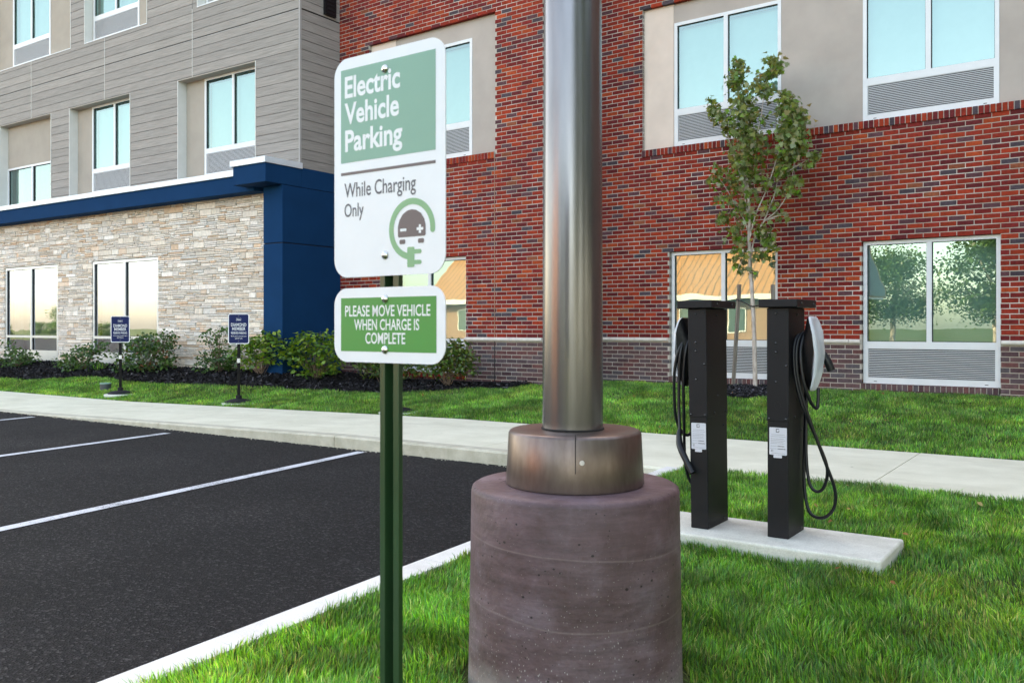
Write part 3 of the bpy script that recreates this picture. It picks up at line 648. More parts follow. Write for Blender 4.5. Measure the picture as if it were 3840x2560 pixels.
# ---- left wing
YS, YP, YB, YST, XC = 10.90, 10.48, 10.11, 10.72, -12.06
PL = 0.178
OPEN = [(-22.79, -20.413, 3.7, 6.03), (-19.634, -17.265, 3.7, 6.03), (-15.621, -13.254, 3.7, 6.03), (-23.3, -19.579, 7.38, 9.75), (-19.015, -16.665, 7.38, 9.75), (-14.995, -12.65, 7.38, 9.75),
        (-27.0, -24.6, 3.7, 6.03)]
sid = hp(panel_with_holes(-28, XC - 0.02, 3.75, 10.2, OPEN, YS + 0.012, YS + 0.06, 'gap', 'siding_wall'))
VJ = [-27.5, -24.4, -21.3, -18.226, -15.152, XC - 0.035]
def cut(rect, ops):
    rs = [rect]
    for a, b, c, d in ops:
        ns = []
        for x0, x1, z0, z1 in rs:
            if x1 <= a or x0 >= b or z1 <= c or z0 >= d: ns.append((x0, x1, z0, z1)); continue
            if x0 < a: ns.append((x0, a, z0, z1))
            if x1 > b: ns.append((b, x1, z0, z1))
            xa, xb = max(x0, a), min(x1, b)
            if z0 < c: ns.append((xa, xb, z0, c))
            if z1 > d: ns.append((xa, xb, d, z1))
        rs = ns
    return rs
for k in range(-16, 19):
    z0 = 6.762 + PL * k; z1 = z0 + PL
    if z1 > 10.1 or z0 < 3.75: continue
    lo = 0.022 if k == 0 else 0.0045; hi = 0.0045
    for x0, x1 in zip(VJ[:-1], VJ[1:]):
        rs = cut((x0 + 0.006, x1 - 0.006, z0 + lo, z1 - hi), OPEN)
        # pieces that no longer touch are separate planks
        left = sorted(rs); groups = []
        for r_ in left:
            for g_ in groups:
                if any(r_[0] <= q[1] + 1e-6 and q[0] <= r_[1] + 1e-6 for q in g_): g_.append(r_); break
            else: groups.append([r_])
        for g_ in groups:
            m = MB()
            for q in g_:
                if q[1] - q[0] > 0.01 and q[3] - q[2] > 0.006: m.box(q[0], q[1], YS, YS + 0.014, q[2], q[3])
            if m.f: m.build('plank', 'siding', sid)
for x in VJ[1:-1]:
    MB().box(x - 0.005, x + 0.005, YS - 0.003, YS + 0.014, 6.035, 7.375).build('joint_strip', 'reveal', sid)
MB().box(-28, XC - 0.03, YS - 0.002, YS + 0.012, 6.752, 6.764).build('joint_strip', 'siding_trim', sid)
# side wall of the siding wing (faces +X)
sw = hp(MB().box(XC - 0.06, XC - 0.016, YS + 0.02, 12.2, 3.8, 10.2).build('siding_wall', 'gap'))
for k in range(-16, 19):
    z0 = 6.762 + PL * k; z1 = z0 + PL
    if z1 > 10.1 or z0 < 3.9: continue
    MB().box(XC - 0.015, XC, YS + 0.036, 12.15, z0 + (0.022 if k == 0 else 0.0045), z1 - 0.0045).build('plank', 'siding', sw)
MB().box(XC - 0.034, XC + 0.004, YS - 0.004, YS + 0.034, 3.9, 10.1).build('corner_trim', 'siding_trim', sw)
vb = MB().box(XC + 0.001, XC + 0.05, 11.46, 11.74, 6.82, 7.22).build('wall_vent', 'black_plastic', sw)
for j in range(5): MB().box(XC + 0.051, XC + 0.062, 11.49, 11.71, 6.85 + j * 0.07, 6.89 + j * 0.07).build('vent_slat', 'black_steel', vb) if False else None
q = MB()
for j in range(5): q.box(XC + 0.05, XC + 0.062, 11.49, 11.71, 6.85 + j * 0.07, 6.885 + j * 0.07)
q.build('vent_slats', 'black_steel', sw, kind='stuff')
# recessed bays of the left wing
def bay(x0, x1, z0, z1, wx0, wx1, wz0, wz1, rail, vent, **kw):
    y1 = YS + 0.20
    hp(MB().box(x0 - 0.004, x0 + 0.012, YS - 0.006, y1, z0, z1).build('jamb', 'reveal')); hp(MB().box(x1 - 0.012, x1 + 0.004, YS - 0.006, y1, z0, z1).build('jamb', 'reveal'))
    hp(MB().box(x0, x1, YS - 0.005, y1, z1 - 0.012, z1 + 0.003).build('lintel', 'stucco_taupe')); hp(MB().box(x0, x1, YS - 0.008, y1, z0 - 0.004, z0 + 0.012).build('sill', 'frame_white'))
    hp(panel_with_holes(x0, x1, z0, z1, [(wx0, wx1, wz0, wz1)], y1 - 0.008, y1 + 0.05, 'stucco_taupe', 'stucco_panel'))
    window(wx0, wx1, wz0, wz1, y1 - 0.02, (0, 0, 0), rail=rail, vent=vent, mull=0.055, fw=0.045, **kw)
U2 = dict(rail=(4.53, 4.62), vent=(4.11, 4.53)); U3 = dict(rail=(7.92, 8.02), vent=(7.50, 7.92))
bay(-22.79, -20.413, 3.72, 6.03, -22.78, -20.45, 3.80, 5.00, (3.84, 3.9), None, blind='curtain')
bay(-19.634, -17.265, 3.72, 6.03, -19.02, -17.275, 4.05, 6.015, **U2)
bay(-15.621, -13.254, 3.72, 6.03, -15.01, -13.265, 4.05, 6.015, **U2)
bay(-23.3, -19.579, 7.38, 9.75, -22.52, -20.78, 7.45, 9.5, **U3)
bay(-19.015, -16.665, 7.38, 9.75, -18.97, -17.22, 7.45, 9.5, **U3)
bay(-14.995, -12.65, 7.38, 9.75, -14.96, -13.22, 7.45, 9.5, **U3)
# blue canopy, pier, caps
hp(bevel(MB().box(-28, -12.7, YP - 0.08, YST + 0.06, 3.515, 3.812).build('canopy_band', 'stucco_blue'), 0.006))
ce = [-28, -24.6, -21.75, -18.75, -15.95, -12.95]
for a, b in zip(ce[:-1], ce[1:]): hp(bevel(MB().box(a + 0.002, b - 0.002, YP - 0.115, YS + 0.01, 3.813, 3.915).build('canopy_cap', 'cap_metal'), 0.005))
hp(bevel(MB().box(-12.90, -12.042, YB, YS + 0.02, 3.582, 3.905).build('canopy_block', 'stucco_blue'), 0.006))
hp(bevel(MB().box(-12.955, -12.02, YB - 0.03, YS + 0.03, 3.906, 4.012).build('canopy_cap', 'cap_metal'), 0.005))
zj = [0.22, 0.888, 2.567, 3.581]
for a, b in zip(zj[:-1], zj[1:]): hp(bevel(MB().box(-12.54, -12.042, YP, 11.96, a + 0.007, b - 0.007).build('pier', 'stucco_blue'), 0.008))
hp(MB().box(-12.52, -12.06, YP + 0.02, 11.9, 0.05, 3.58).build('pier_core', 'gap'))
hp(MB().box(-12.53, -12.043, YS + 0.021, 11.96, 3.583, 3.93).build('pier', 'stucco_blue'))
# ledgestone wall
SW = [(-22.15, -19.775, 0.31, 2.51), (-18.381, -15.99, 0.31, 2.515), (-26.0, -23.6, 0.31, 2.51)]
st = hp(panel_with_holes(-28, -12.55, 0.0, 3.55, SW, YST + 0.004, YST + 0.3, 'stone_joint', 'stone_wall'))
SC = [(0.74, 0.69, 0.63), (0.76, 0.72, 0.67), (0.70, 0.62, 0.54), (0.79, 0.76, 0.73), (0.68, 0.675, 0.665), (0.75, 0.69, 0.62), (0.66, 0.50, 0.38), (0.74, 0.60, 0.49), (0.80, 0.78, 0.76), (0.72, 0.66, 0.59), (0.78, 0.74, 0.70), (0.77, 0.73, 0.70), (0.73, 0.68, 0.63)]
stones = []; z = 0.2
while z < 3.52:
    hb = random.choice([0.07, 0.085, 0.10, 0.12]); x = -24.6 - random.random() * 0.3
    while x < -12.55:
        wb = random.uniform(0.18, 0.62); nrow = max(1, round(hb / random.choice([0.027, 0.036, 0.046, 0.09]))); cuts_ = sorted([0] + [(j + random.uniform(-0.25, 0.25)) / nrow for j in range(1, nrow)] + [1])
        for c0, c1 in zip(cuts_[:-1], cuts_[1:]):
            sp = [0, 1] if random.random() < 0.45 else [0, random.uniform(0.3, 0.7), 1]
            for s0, s1 in zip(sp[:-1], sp[1:]):
                for r_ in cut((x + wb * s0, min(x + wb * s1, -12.548), z + hb * c0, min(z + hb * c1, 3.53)), SW): 
                    if r_[1] - r_[0] > 0.02 and r_[3] - r_[2] > 0.008: stones.append(r_)
        x += wb
    z += hb
def stone_mesh(m, r_, col, ox=0, oz=0, oy=0):
    g_ = 0.0026; x0, x1, z0, z1 = r_[0] - ox + g_, r_[1] - ox - g_, r_[2] - oz + g_, r_[3] - oz - g_; d = random.uniform(0.006, 0.026); i = len(m.v)
    e = min(0.006, (z1 - z0) * 0.2); sl_ = random.uniform(-0.006, 0.006)
    m.v += [(x0, oy, z0), (x1, oy, z0), (x1, oy, z1), (x0, oy, z1), (x0 + e, oy - d, z0 + e * .6), (x1 - e, oy - d - sl_, z0 + e * .6), (x1 - e, oy - d - sl_, z1 - e * .4), (x0 + e, oy - d + sl_ * .5, z1 - e * .4)]
    for q in ((4, 5, 6, 7), (0, 1, 5, 4), (1, 2, 6, 5), (2, 3, 7, 6), (3, 0, 4, 7)): m.f.append(tuple(i + k for k in q)); m.c.append(col)
    m.use = True
def sarea(r_):
    xm = (r_[0] + r_[1]) / 2; p = Vector((xm, YST, 1)) - eye; Z = p.dot(fwd); ok = CX + F * p.dot(right) / Z > 0
    return (r_[1] - r_[0]) * (r_[3] - r_[2]) / Z ** 2 if ok else 0
stones.sort(key=lambda r_: -sarea(r_)); rs = MB()
for n_, r_ in enumerate(stones):
    f = random.uniform(0.80, 1.06); c = tuple(v * f * w3 for v, w3 in zip(random.choice(SC), (1.06, 1.0, 0.93)))
    if n_ < 300:
        q = MB(); ox, oz = (r_[0] + r_[1]) / 2, (r_[2] + r_[3]) / 2; stone_mesh(q, r_, c, ox, oz); q.build('stone', 'stone', st, loc=(ox, YST, oz))
    else: stone_mesh(rs, r_, c, 0, 0, YST)
rs.build('stone_courses', 'stone', st, kind='stuff')
hp(MB().box(-28, -12.55, YST - 0.035, YST + 0.01, 0.0, 0.30).build('stone_plinth', 'limestone'))
hp(MB().box(-12.549, -12.541, YP + 0.02, YST + 0.05, 0.2, 3.51).build('edge_trim', 'reveal'))
for a, b, c, d in SW: window(a + 0.01, b - 0.01, c + 0.005, d - 0.01, YST + 0.0, (0, 0, 0), rail=(0.845, 0.90), mat='frame_alu', low=0.56, blind='curtain', fw=0.055, mull=0.07, glassmat='glass_clear')
# unseen bulk of the hotel (keeps the sun off the front)
hp(MB().box(-46, XC - 0.07, YS + 0.42, 30, 0, 14.2).build('wing_bulk', 'hotel_mass')); hp(MB().box(XC - 0.08, 30, D2 + 0.9, 30, 0, 14.2).build('wing_bulk', 'hotel_mass'))
hp(MB().box(-12.7, -7.94, D1 + 0.41, D2 + 0.6, 0, 14.2).build('wing_bulk', 'hotel_mass', rot=RW)); hp(MB().box(-8.3, 30, D2 + 0.41, D2 + 2.5, 0, 14.2).build('wing_bulk', 'hotel_mass', rot=RW))
hp(MB().box(-12.7, -7.93, D1 + 0.01, D1 + 0.405, 8.201, 14.2).build('upper_wall', 'hotel_mass', rot=RW)); hp(MB().box(-8.4, 30, D2 + 0.01, D2 + 0.405, 7.201, 14.2).build('upper_wall', 'hotel_mass', rot=RW)); hp(MB().box(3.201, 30, D2 + 0.01, D2 + 0.405, 0, 7.2).build('upper_wall', 'hotel_mass', rot=RW))
hp(MB().box(-46, XC - 0.03, YS + 0.065, YS + 0.415, 10.2, 14.2).build('upper_wall', 'siding_trim')); hp(MB().box(-46, -28.01, YST, YS + 0.415, 0, 10.19).build('upper_wall', 'siding_trim'))
# ================================================================== NEAR OBJECTS
# light pole on its painted concrete foot
lp = thing('light_pole', 'round bronze metal light pole on a stout brown painted concrete footing', 'light pole', POLE)
MB().lathe([(0.338, -0.05), (0.3355, 0.0), (0.334, 0.05), (0.329, 0.35), (0.3255, 0.590), (0.3215, 0.602), (0.311, 0.6085), (0.25, 0.609), (0.05, 0.609)], 96).build('concrete_base', 'base_paint', lp, smooth=40)
cv = MB().lathe([(0.2155, 0.611), (0.2165, 0.616), (0.2085, 0.768), (0.2045, 0.775), (0.198, 0.778), (0.11, 0.779), (0.096, 0.779)], 96).build('base_cover', 'cover_metal', lp, smooth=40)
tv = -fwd.normalized(); ang = math.atan2(tv.y, tv.x)
sa = ang + 0.075 * 1.0
for da, nm in ((-0.06, 'seam'),):
    a = ang + da; q = MB().box(-0.001, 0.0012, -0.2135, -0.16, 0.612, 0.779); o = q.build('cover_seam', 'gap', cv); o.rotation_euler = (0, 0, a + R(90))
a = ang + 0.03; scv = MB().lathe([(0.0001, 0.0), (0.0075, 0.0), (0.0068, 0.0025), (0.0001, 0.0035)][::-1], 14)  .build('screw', 'limestone', cv, smooth=50)
scv.location = (0.2118 * math.cos(a), 0.2118 * math.sin(a), 0.703); scv.rotation_euler = Vector((math.cos(a), math.sin(a), 0.05)).to_track_quat('Z', 'Y').to_euler()
MB().lathe([(0.0955, 0.70), (0.0955, 0.80), (0.091, 2.0), (0.075, 6.8), (0.0749, 6.81), (0.01, 6.83)], 96).build('pole', 'pole_metal', lp, smooth=40, loc=(-0.006, -0.002, 0))
MB().lathe([(0.099, 0.7795), (0.099, 0.783), (0.0958, 0.785)], 64).build('collar', 'gap', lp, smooth=40, loc=(-0.006, -0.002, 0))
hd = MB().box(-0.2, 0.2, -0.75, -0.05, 6.72, 6.86).build('lamp_head', 'cover_metal', lp)
# electric vehicle sign
XV = -2740; TS = math.atan((CX - XV) / F); srot = -(TL - TS)
sc_ = eye + ray(1452, 611) * 1.79
sg = thing('parking_sign', 'tall white and green electric vehicle parking sign pair on green steel post', 'sign', (sc_.x, sc_.y, 0), srot)
W_, H_ = 0.305, 0.457
def sign_panel(zc, h, r_, parent):
    return MB().poly(rrect(W_, h, r_, 10, 0, zc), 0.0, 0.0022).build('sign_panel', 'sign_white', parent)
def SX(u): return (u - 0.5) * W_
def flat(pts, y, name, mat, parent): 
    q = MB(); q.v = [(p[0], y, p[1]) for p in pts]; q.f = [tuple(range(len(pts)))]; return q.build(name, mat, parent)
def strip(pts, wd, y, name, mat, parent, cap=True):
    q = MB(); n = len(pts)
    for j in range(n):
        a = Vector(pts[max(j - 1, 0)]); b = Vector(pts[min(j + 1, n - 1)]); d = (b - a).normalized(); nn = Vector((-d.y, d.x)) * wd / 2; p = Vector(pts[j])
        q.v += [(p.x + nn.x, y, p.y + nn.y), (p.x - nn.x, y, p.y - nn.y)]
    q.f = [(2 * j, 2 * j + 1, 2 * j + 3, 2 * j + 2) for j in range(n - 1)]
    return q.build(name, mat, parent)
def bolt(x, z, parent, r_=0.0092):
    o = MB().lathe([(0.0001, r_ * 0.62), (r_ * 0.35, r_ * 0.56), (r_ * 0.7, r_ * 0.38), (r_ * 0.95, r_ * 0.12), (r_, 0)][::-1], 20).build('bolt', 'bolt', parent, smooth=True); o.location = (x, -0.0008, z); o.rotation_euler = (R(90), 0, 0); return o
zu = 1.4315; top = zu + H_ / 2
def SZ(v): return top - v * H_
pu = sign_panel(zu, H_, 0.038, sg); pu['label'] = 'taller panel reading Electric Vehicle Parking While Charging Only'
flat([(SX(0.066), SZ(0.477)), (SX(0.92), SZ(0.477)), (SX(0.92), SZ(0.051)), (SX(0.066), SZ(0.051))], -0.0004, 'green_field', 'sign_sage', pu)
flat([(SX(0.066), SZ(0.534)), (SX(0.92), SZ(0.534)), (SX(0.92), SZ(0.521)), (SX(0.066), SZ(0.521))], -0.0004, 'rule', 'print_brown', pu)
lettering('Electric', SX(0.105), SX(0.617), SZ(0.184), SZ(0.084), -0.0008, 'print_white', pu); lettering('Vehicle', SX(0.103), SX(0.607), SZ(0.304), SZ(0.205), -0.0008, 'print_white', pu); lettering('Parking', SX(0.108), SX(0.637), SZ(0.459), SZ(0.329), -0.0008, 'print_white', pu)
lettering('While Charging', SX(0.10), SX(0.753), SZ(0.657), SZ(0.570), -0.0005, 'print_grey', pu); lettering('Only', SX(0.10), SX(0.284), SZ(0.744), SZ(0.664), -0.0005, 'print_grey', pu)
ex, ez, er = SX(0.717), SZ(0.803), 0.0545
strip([(ex + er * math.cos(R(a)), ez + er * math.sin(R(a))) for a in range(-4, 273, 4)], 0.0125, -0.0005, 'emblem_ring', 'emblem_green', pu)
a = R(-4); flat([(ex + er * math.cos(a) + 0.00625 * math.cos(R(t)), ez + er * math.sin(a) + 0.00625 * math.sin(R(t))) for t in range(0, 360, 20)], -0.00045, 'emblem_ring', 'emblem_green', pu)
pzc = ez - er - 0.001
flat(rrect(0.019, 0.040, 0.003, 4, ex - 0.002, pzc), -0.0006, 'emblem_plug', 'emblem_green', pu)
for dz in (0.0105, -0.0105): flat(rrect(0.024, 0.0085, 0.004, 4, ex + 0.014, pzc + dz), -0.00055, 'emblem_plug', 'emblem_green', pu)
car = [(-0.0365, -0.017), (-0.0365, 0.002), (-0.033, 0.014), (-0.024, 0.026), (-0.012, 0.0325), (0.0, 0.0345), (0.012, 0.0325), (0.024, 0.026), (0.033, 0.014), (0.0365, 0.002), (0.0365, -0.017), (0.034, -0.0195), (-0.034, -0.0195)]
flat([(ex + x, ez + z + 0.004) for x, z in car], -0.0005, 'emblem_car', 'print_brown', pu)
for sx in (-0.0245, 0.0245): flat(rrect(0.0155, 0.009, 0.0028, 4, ex + sx, ez - 0.0245), -0.0005, 'emblem_wheel', 'print_brown', pu)
flat(rrect(0.017, 0.0055, 0.001, 3, ex - 0.022, ez - 0.001), -0.0008, 'emblem_sign', 'print_white', pu); flat(rrect(0.017, 0.0055, 0.001, 3, ex + 0.022, ez - 0.001), -0.0008, 'emblem_sign', 'print_white', pu); flat(rrect(0.0055, 0.017, 0.001, 3, ex + 0.022, ez - 0.001), -0.00082, 'emblem_sign', 'print_white', pu)
bolt(SX(0.481), SZ(0.087), pu); bolt(SX(0.481), SZ(0.909), pu)
zl, hl = 1.1035, 0.153; tl_ = zl + hl / 2
def LZ(v): return tl_ - v * hl
pl_ = sign_panel(zl, hl, 0.036, sg); pl_['label'] = 'small green panel reading PLEASE MOVE VEHICLE WHEN CHARGE IS COMPLETE'
flat([(SX(0.066), LZ(0.855)), (SX(0.927), LZ(0.855)), (SX(0.927), LZ(0.132)), (SX(0.066), LZ(0.132))], -0.0004, 'green_field', 'sign_green', pl_)
for b_, a0, a1, v0, v1 in (('PLEASE MOVE VEHICLE', 0.108, 0.877, 0.235, 0.385), ('WHEN CHARGE IS', 0.195, 0.783, 0.42, 0.568), ('COMPLETE', 0.302, 0.662, 0.60, 0.75)): lettering(b_, SX(a0), SX(a1), LZ(v1), LZ(v0), -0.0008, 'print_white', pl_)
bolt(SX(0.481), LZ(0.155), pl_); bolt(SX(0.481), LZ(0.825), pl_)
# rib-back u-channel post
hat = [(-0.030, 0.003), (-0.030, 0.006), (-0.0165, 0.006), (-0.0125, 0.034), (0.0095, 0.034), (0.0135, 0.006), (0.029, 0.006), (0.029, 0.003), (0.0115, 0.003), (0.0075, 0.031), (-0.0105, 0.031), (-0.0145, 0.003)]
q = MB(); n = len(hat); q.v = [(x, y, -0.4) for x, y in hat] + [(x, y, top - 0.03) for x, y in hat]
q.f = [((j + 1) % n, j, n + j, n + (j + 1) % n)[::-1] for j in range(n)] 
for tri in ((0, 1, 2, 11), (11, 2, 3, 10), (10, 3, 4, 9), (9, 4, 5, 8), (8, 5, 6, 7)): q.f.append(tuple(reversed(tri))); q.f.append(tuple(n + t for t in tri))
bevel(q.build('post', 'post_green', sg, loc=(0.003, 0.0, 0), scale=(0.88, 1, 1)), 0.0012)
# concrete pad + charging stations
pad = bevel(MB().box(PADX0, PADX1, PADY0, PADY1, -0.2, PADZ).build('concrete_pad', 'pad_concrete'), 0.012, 3); tag(pad, 'low pale concrete pad on the grass under the two charging stations', 'pad')
def charger(px0, px1, py0, py1, cx0, cx1, cy0, cy1, side, label, lean, cables, connector):
    t = thing('charging_station', label, 'charging station', ((px0 + px1) / 2, (py0 + py1) / 2, PADZ), 0, 'electric vehicle charging stations on the pad')
    t.rotation_euler = (0, lean, 0); ox, oy, oz = t.location
    def rel(m): 
        m.v = [(x - ox, y - oy, z - oz) for x, y, z in m.v]; return m
    bevel(rel(MB().box(px0, px1, py0, py1, PADZ, 1.194)).build('pedestal', 'black_steel', t), 0.004)
    bevel(rel(MB().box(px0 - 0.0022, px1 + 0.0022, py0 - 0.0022, py1 + 0.0022, 0.636, 1.193)).build('upper_sleeve', 'black_steel', t), 0.003)
    bevel(rel(MB().box(cx0, cx1, cy0, cy1, 1.195, 1.234)).build('cap', 'black_steel', t), 0.004)
    pw = px1 - px0
    def rivet(x, y, z, nrm):
        r_ = 0.0068; o = MB().lathe([(0.0001, r_ * 0.75), (r_ * 0.6, r_ * 0.6), (r_, 0.0)][::-1], 10).build('rivet', 'black_steel_small', t, smooth=True); o.location = (x - ox, y - oy, z - oz)
        o.rotation_euler = (R(90), 0, 0) if nrm == 'y' else (0, R(90), 0)
    fy = py0 - 0.0022
    for u, z in ((0.42, 1.165), (0.89, 1.175), (0.42, 1.02), (0.42, 0.976), (0.90, 0.91), (0.42, 0.83), (0.10, 0.65), (0.90, 0.65)): rivet(px0 + pw * u, fy, z, 'y')
    fx = px1 + 0.0022; dy = py1 - py0
    for u, z in ((0.5, 1.16), (0.5, 0.74), (0.35, 0.655), (0.9, 0.655)): rivet(fx, py0 + dy * u, z, 'x')
    rivet(px1, py0 + dy * 0.8, 0.58, 'x'); rivet(px1, py0 + dy * 0.75, 0.09, 'x')
    rivet(cx1, cy0 + (cy1 - cy0) * 0.22, 1.215, 'x'); rivet(cx1, cy0 + (cy1 - cy0) * 0.83, 1.215, 'x')
    k_ = MB().lathe([(0.0165, 0), (0.0165, 0.0012), (0.0145, 0.0012), (0.0145, 0.0004)], 28).build('knockout', 'black_steel', t, smooth=30); k_.location = (px0 + pw * 0.48 - ox, fy - oy, 0.715 - oz); k_.rotation_euler = (R(90), 0, 0)
    # label
    lx0, lx1 = px0 + pw * 0.10, px0 + pw * 0.93; yy = py0 - 0.0012
    lb = rel(MB().poly(rrect(lx1 - lx0, 0.134, 0.004, 4, (lx0 + lx1) / 2, 0.54), yy, py0 - 0.0001)).build('label', 'label_white', t)
    rel(MB().poly(rrect((lx1 - lx0) * 0.48, 0.014, 0.003, 4, (lx0 + lx1) / 2 - 0.002, 0.4655), yy + 0.0002, py0 - 0.0001)).build('label', 'label_white', t)
    lw = lx1 - lx0; ink = MB(); dk = MB()
    def bar(m, u0, u1, z, h): m.box(lx0 + lw * u0, lx0 + lw * u1, yy - 0.0004, yy - 0.0001, z - h / 2, z + h / 2)
    for u0, u1, z in ((0.12, 0.88, 0.572), (0.08, 0.92, 0.563), (0.08, 0.84, 0.552), (0.08, 0.90, 0.5445), (0.08, 0.82, 0.537), (0.08, 0.86, 0.529), (0.08, 0.42, 0.516), (0.05, 0.42, 0.503), (0.12, 0.90, 0.481)): bar(ink, u0, u1, z, 0.0017)
    rel(ink).build('label_lines', 'label_ink', lb)
    for u0, u1, z in ((0.47, 0.86, 0.516), (0.47, 0.92, 0.503)): bar(dk, u0, u1, z, 0.0028)
    for cu, cz, s_ in ((0.48, 0.592, 0.0085), (0.17, 0.4925, 0.0045)):
        x = lx0 + lw * cu; b = s_ * 0.33
        for a0, a1, c0, c1 in ((-s_, -s_ + b, -s_, s_), (-s_ + b, s_ * 0.9, s_ - b, s_), (-s_ + b, s_ * 0.9, -s_, -s_ + b), (s_ * 0.5, s_ * 0.9, -s_ * 0.35, s_ * 0.1)): dk.box(x + a0, x + a1, yy - 0.0004, yy - 0.0001, cz + c0, cz + c1)
    rel(dk).build('label_logo', 'label_dark', lb)
    # charger unit: lofted body and shell, growing sideways from the pedestal
    xf = px1 if side > 0 else px0; yc = (py0 + py1) / 2
    def loft(secs, name, mat, seg=36):
        m = MB()
        for dx, zb, zt, hw, ex_ in secs:
            zc_ = (zb + zt) / 2; hh = (zt - zb) / 2
            for j in range(seg):
                a = 2 * math.pi * j / seg; ca, sa_ = math.cos(a), math.sin(a); yv = hw * math.copysign(abs(ca) ** ex_, ca); zv = hh * math.copysign(abs(sa_) ** ex_, sa_)
                fr_ = (zv / hh + 1) / 2; wv = 0.66 + 0.34 * min(1, fr_ * 1.5) if hh > 0.12 else 1
                bul = (0.034 * (1 - (zv / hh) ** 2) - 0.006 if dx > 0.07 else 0)
                m.v.append((xf + side * (dx + bul), yc + yv * wv, zc_ + zv))
        for s_ in range(len(secs) - 1):
            for j in range(seg):
                b = (j + 1) % seg; f = (s_ * seg + j, s_ * seg + b, (s_ + 1) * seg + b, (s_ + 1) * seg + j); m.f.append(f if side > 0 else f[::-1])
        e = (len(secs) - 1) * seg; f = tuple(e + j for j in range(seg)); m.f.append(f if side > 0 else f[::-1]); f = tuple(range(seg)); m.f.append(f[::-1] if side > 0 else f)
        return rel(m).build(name, mat, t, smooth=45)
    loft([(0.0, 0.86, 1.05, 0.055, 0.6), (0.035, 0.86, 1.05, 0.055, 0.6), (0.05, 0.83, 1.08, 0.062, 0.6), (0.071, 0.79, 1.145, 0.076, 0.38), (0.080, 0.785, 1.15, 0.078, 0.36)], 'charger_body', 'black_plastic')
    loft([(0.0803, 0.783, 1.151, 0.0785, 0.34), (0.090, 0.784, 1.150, 0.077, 0.34), (0.0945, 0.789, 1.145, 0.071, 0.36), (0.096, 0.798, 1.136, 0.055, 0.4), (0.0965, 0.85, 1.08, 0.02, 0.6)], 'shield', 'white_plastic')
    for c_ in cables: rel(MB().tube(c_, 0.0082, 10, 7)).build('cable', 'rubber', t, smooth=True)
    for pts, rad in connector: rel(MB().tube(pts, rad, 16, 5)).build('connector', 'rubber', t, smooth=50)
    return t
cR = [(-1.30, 4.45, 1.062), (-1.318, 4.40, 1.052), (-1.326, 4.375, 0.98), (-1.317, 4.368, 0.86), (-1.285, 4.375, 0.72), (-1.22, 4.41, 0.54), (-1.186, 4.45, 0.41), (-1.205, 4.465, 0.315), (-1.245, 4.47, 0.288), (-1.283, 4.48, 0.335), (-1.303, 4.50, 0.50), (-1.306, 4.525, 0.8), (-1.302, 4.53, 1.0),
      (-1.288, 4.45, 1.068), (-1.303, 4.40, 1.055), (-1.312, 4.373, 0.98), (-1.303, 4.366, 0.85), (-1.262, 4.38, 0.68), (-1.19, 4.42, 0.45), (-1.150, 4.45, 0.31), (-1.158, 4.46, 0.215), (-1.215, 4.47, 0.160), (-1.285, 4.49, 0.183), (-1.318, 4.52, 0.33), (-1.318, 4.54, 0.65), (-1.31, 4.54, 0.98),
      (-1.276, 4.45, 1.070), (-1.287, 4.405, 1.055), (-1.292, 4.373, 0.97), (-1.277, 4.366, 0.84), (-1.252, 4.385, 0.745), (-1.233, 4.41, 0.705), (-1.226, 4.43, 0.715), (-1.226, 4.44, 0.80)]
charger(-1.440, -1.336, 4.322, 4.580, -1.474, -1.284, 4.288, 4.612, 1, 'black charging station with a white charger and hanging cable loops on its right side', 0.0, [cR],
        [([(-1.243, 4.525, 0.985), (-1.222, 4.535, 0.955), (-1.205, 4.54, 0.92), (-1.192, 4.545, 0.882)], [0.017, 0.018, 0.020, 0.020])])
def mir(x): return x
cL = [[(-1.868, 4.44, 1.06), (-1.885, 4.395, 1.045), (-1.920, 4.365, 0.97), (-1.943, 4.365, 0.85), (-1.949, 4.375, 0.72), (-1.948, 4.39, 0.62), (-1.930, 4.42, 0.545), (-1.905, 4.46, 0.525), (-1.885, 4.50, 0.6), (-1.872, 4.515, 0.85), (-1.872, 4.50, 1.0), (-1.880, 4.44, 1.066), (-1.893, 4.395, 1.05), (-1.908, 4.365, 0.95), (-1.917, 4.365, 0.8), (-1.918, 4.362, 0.66), (-1.908, 4.345, 0.59), (-1.904, 4.335, 0.545)],
      [(-1.860, 4.43, 1.055), (-1.876, 4.38, 1.0), (-1.893, 4.37, 0.85), (-1.898, 4.38, 0.65), (-1.906, 4.40, 0.45), (-1.905, 4.41, 0.36), (-1.888, 4.43, 0.28), (-1.855, 4.46, 0.245), (-1.845, 4.49, 0.3), (-1.842, 4.5, 0.6)]]
charger(-1.832, -1.737, 4.300, 4.578, -1.882, -1.692, 4.268, 4.608, -1, 'black charging station beside the brown footing, its connector dangling on the left', R(-0.75), cL,
        [([(-1.905, 4.338, 0.565), (-1.905, 4.33, 0.535), (-1.897, 4.318, 0.49), (-1.874, 4.298, 0.452), (-1.84, 4.284, 0.40), (-1.810, 4.276, 0.352)], [0.0095, 0.0145, 0.0175, 0.0175, 0.0165, 0.0175])])
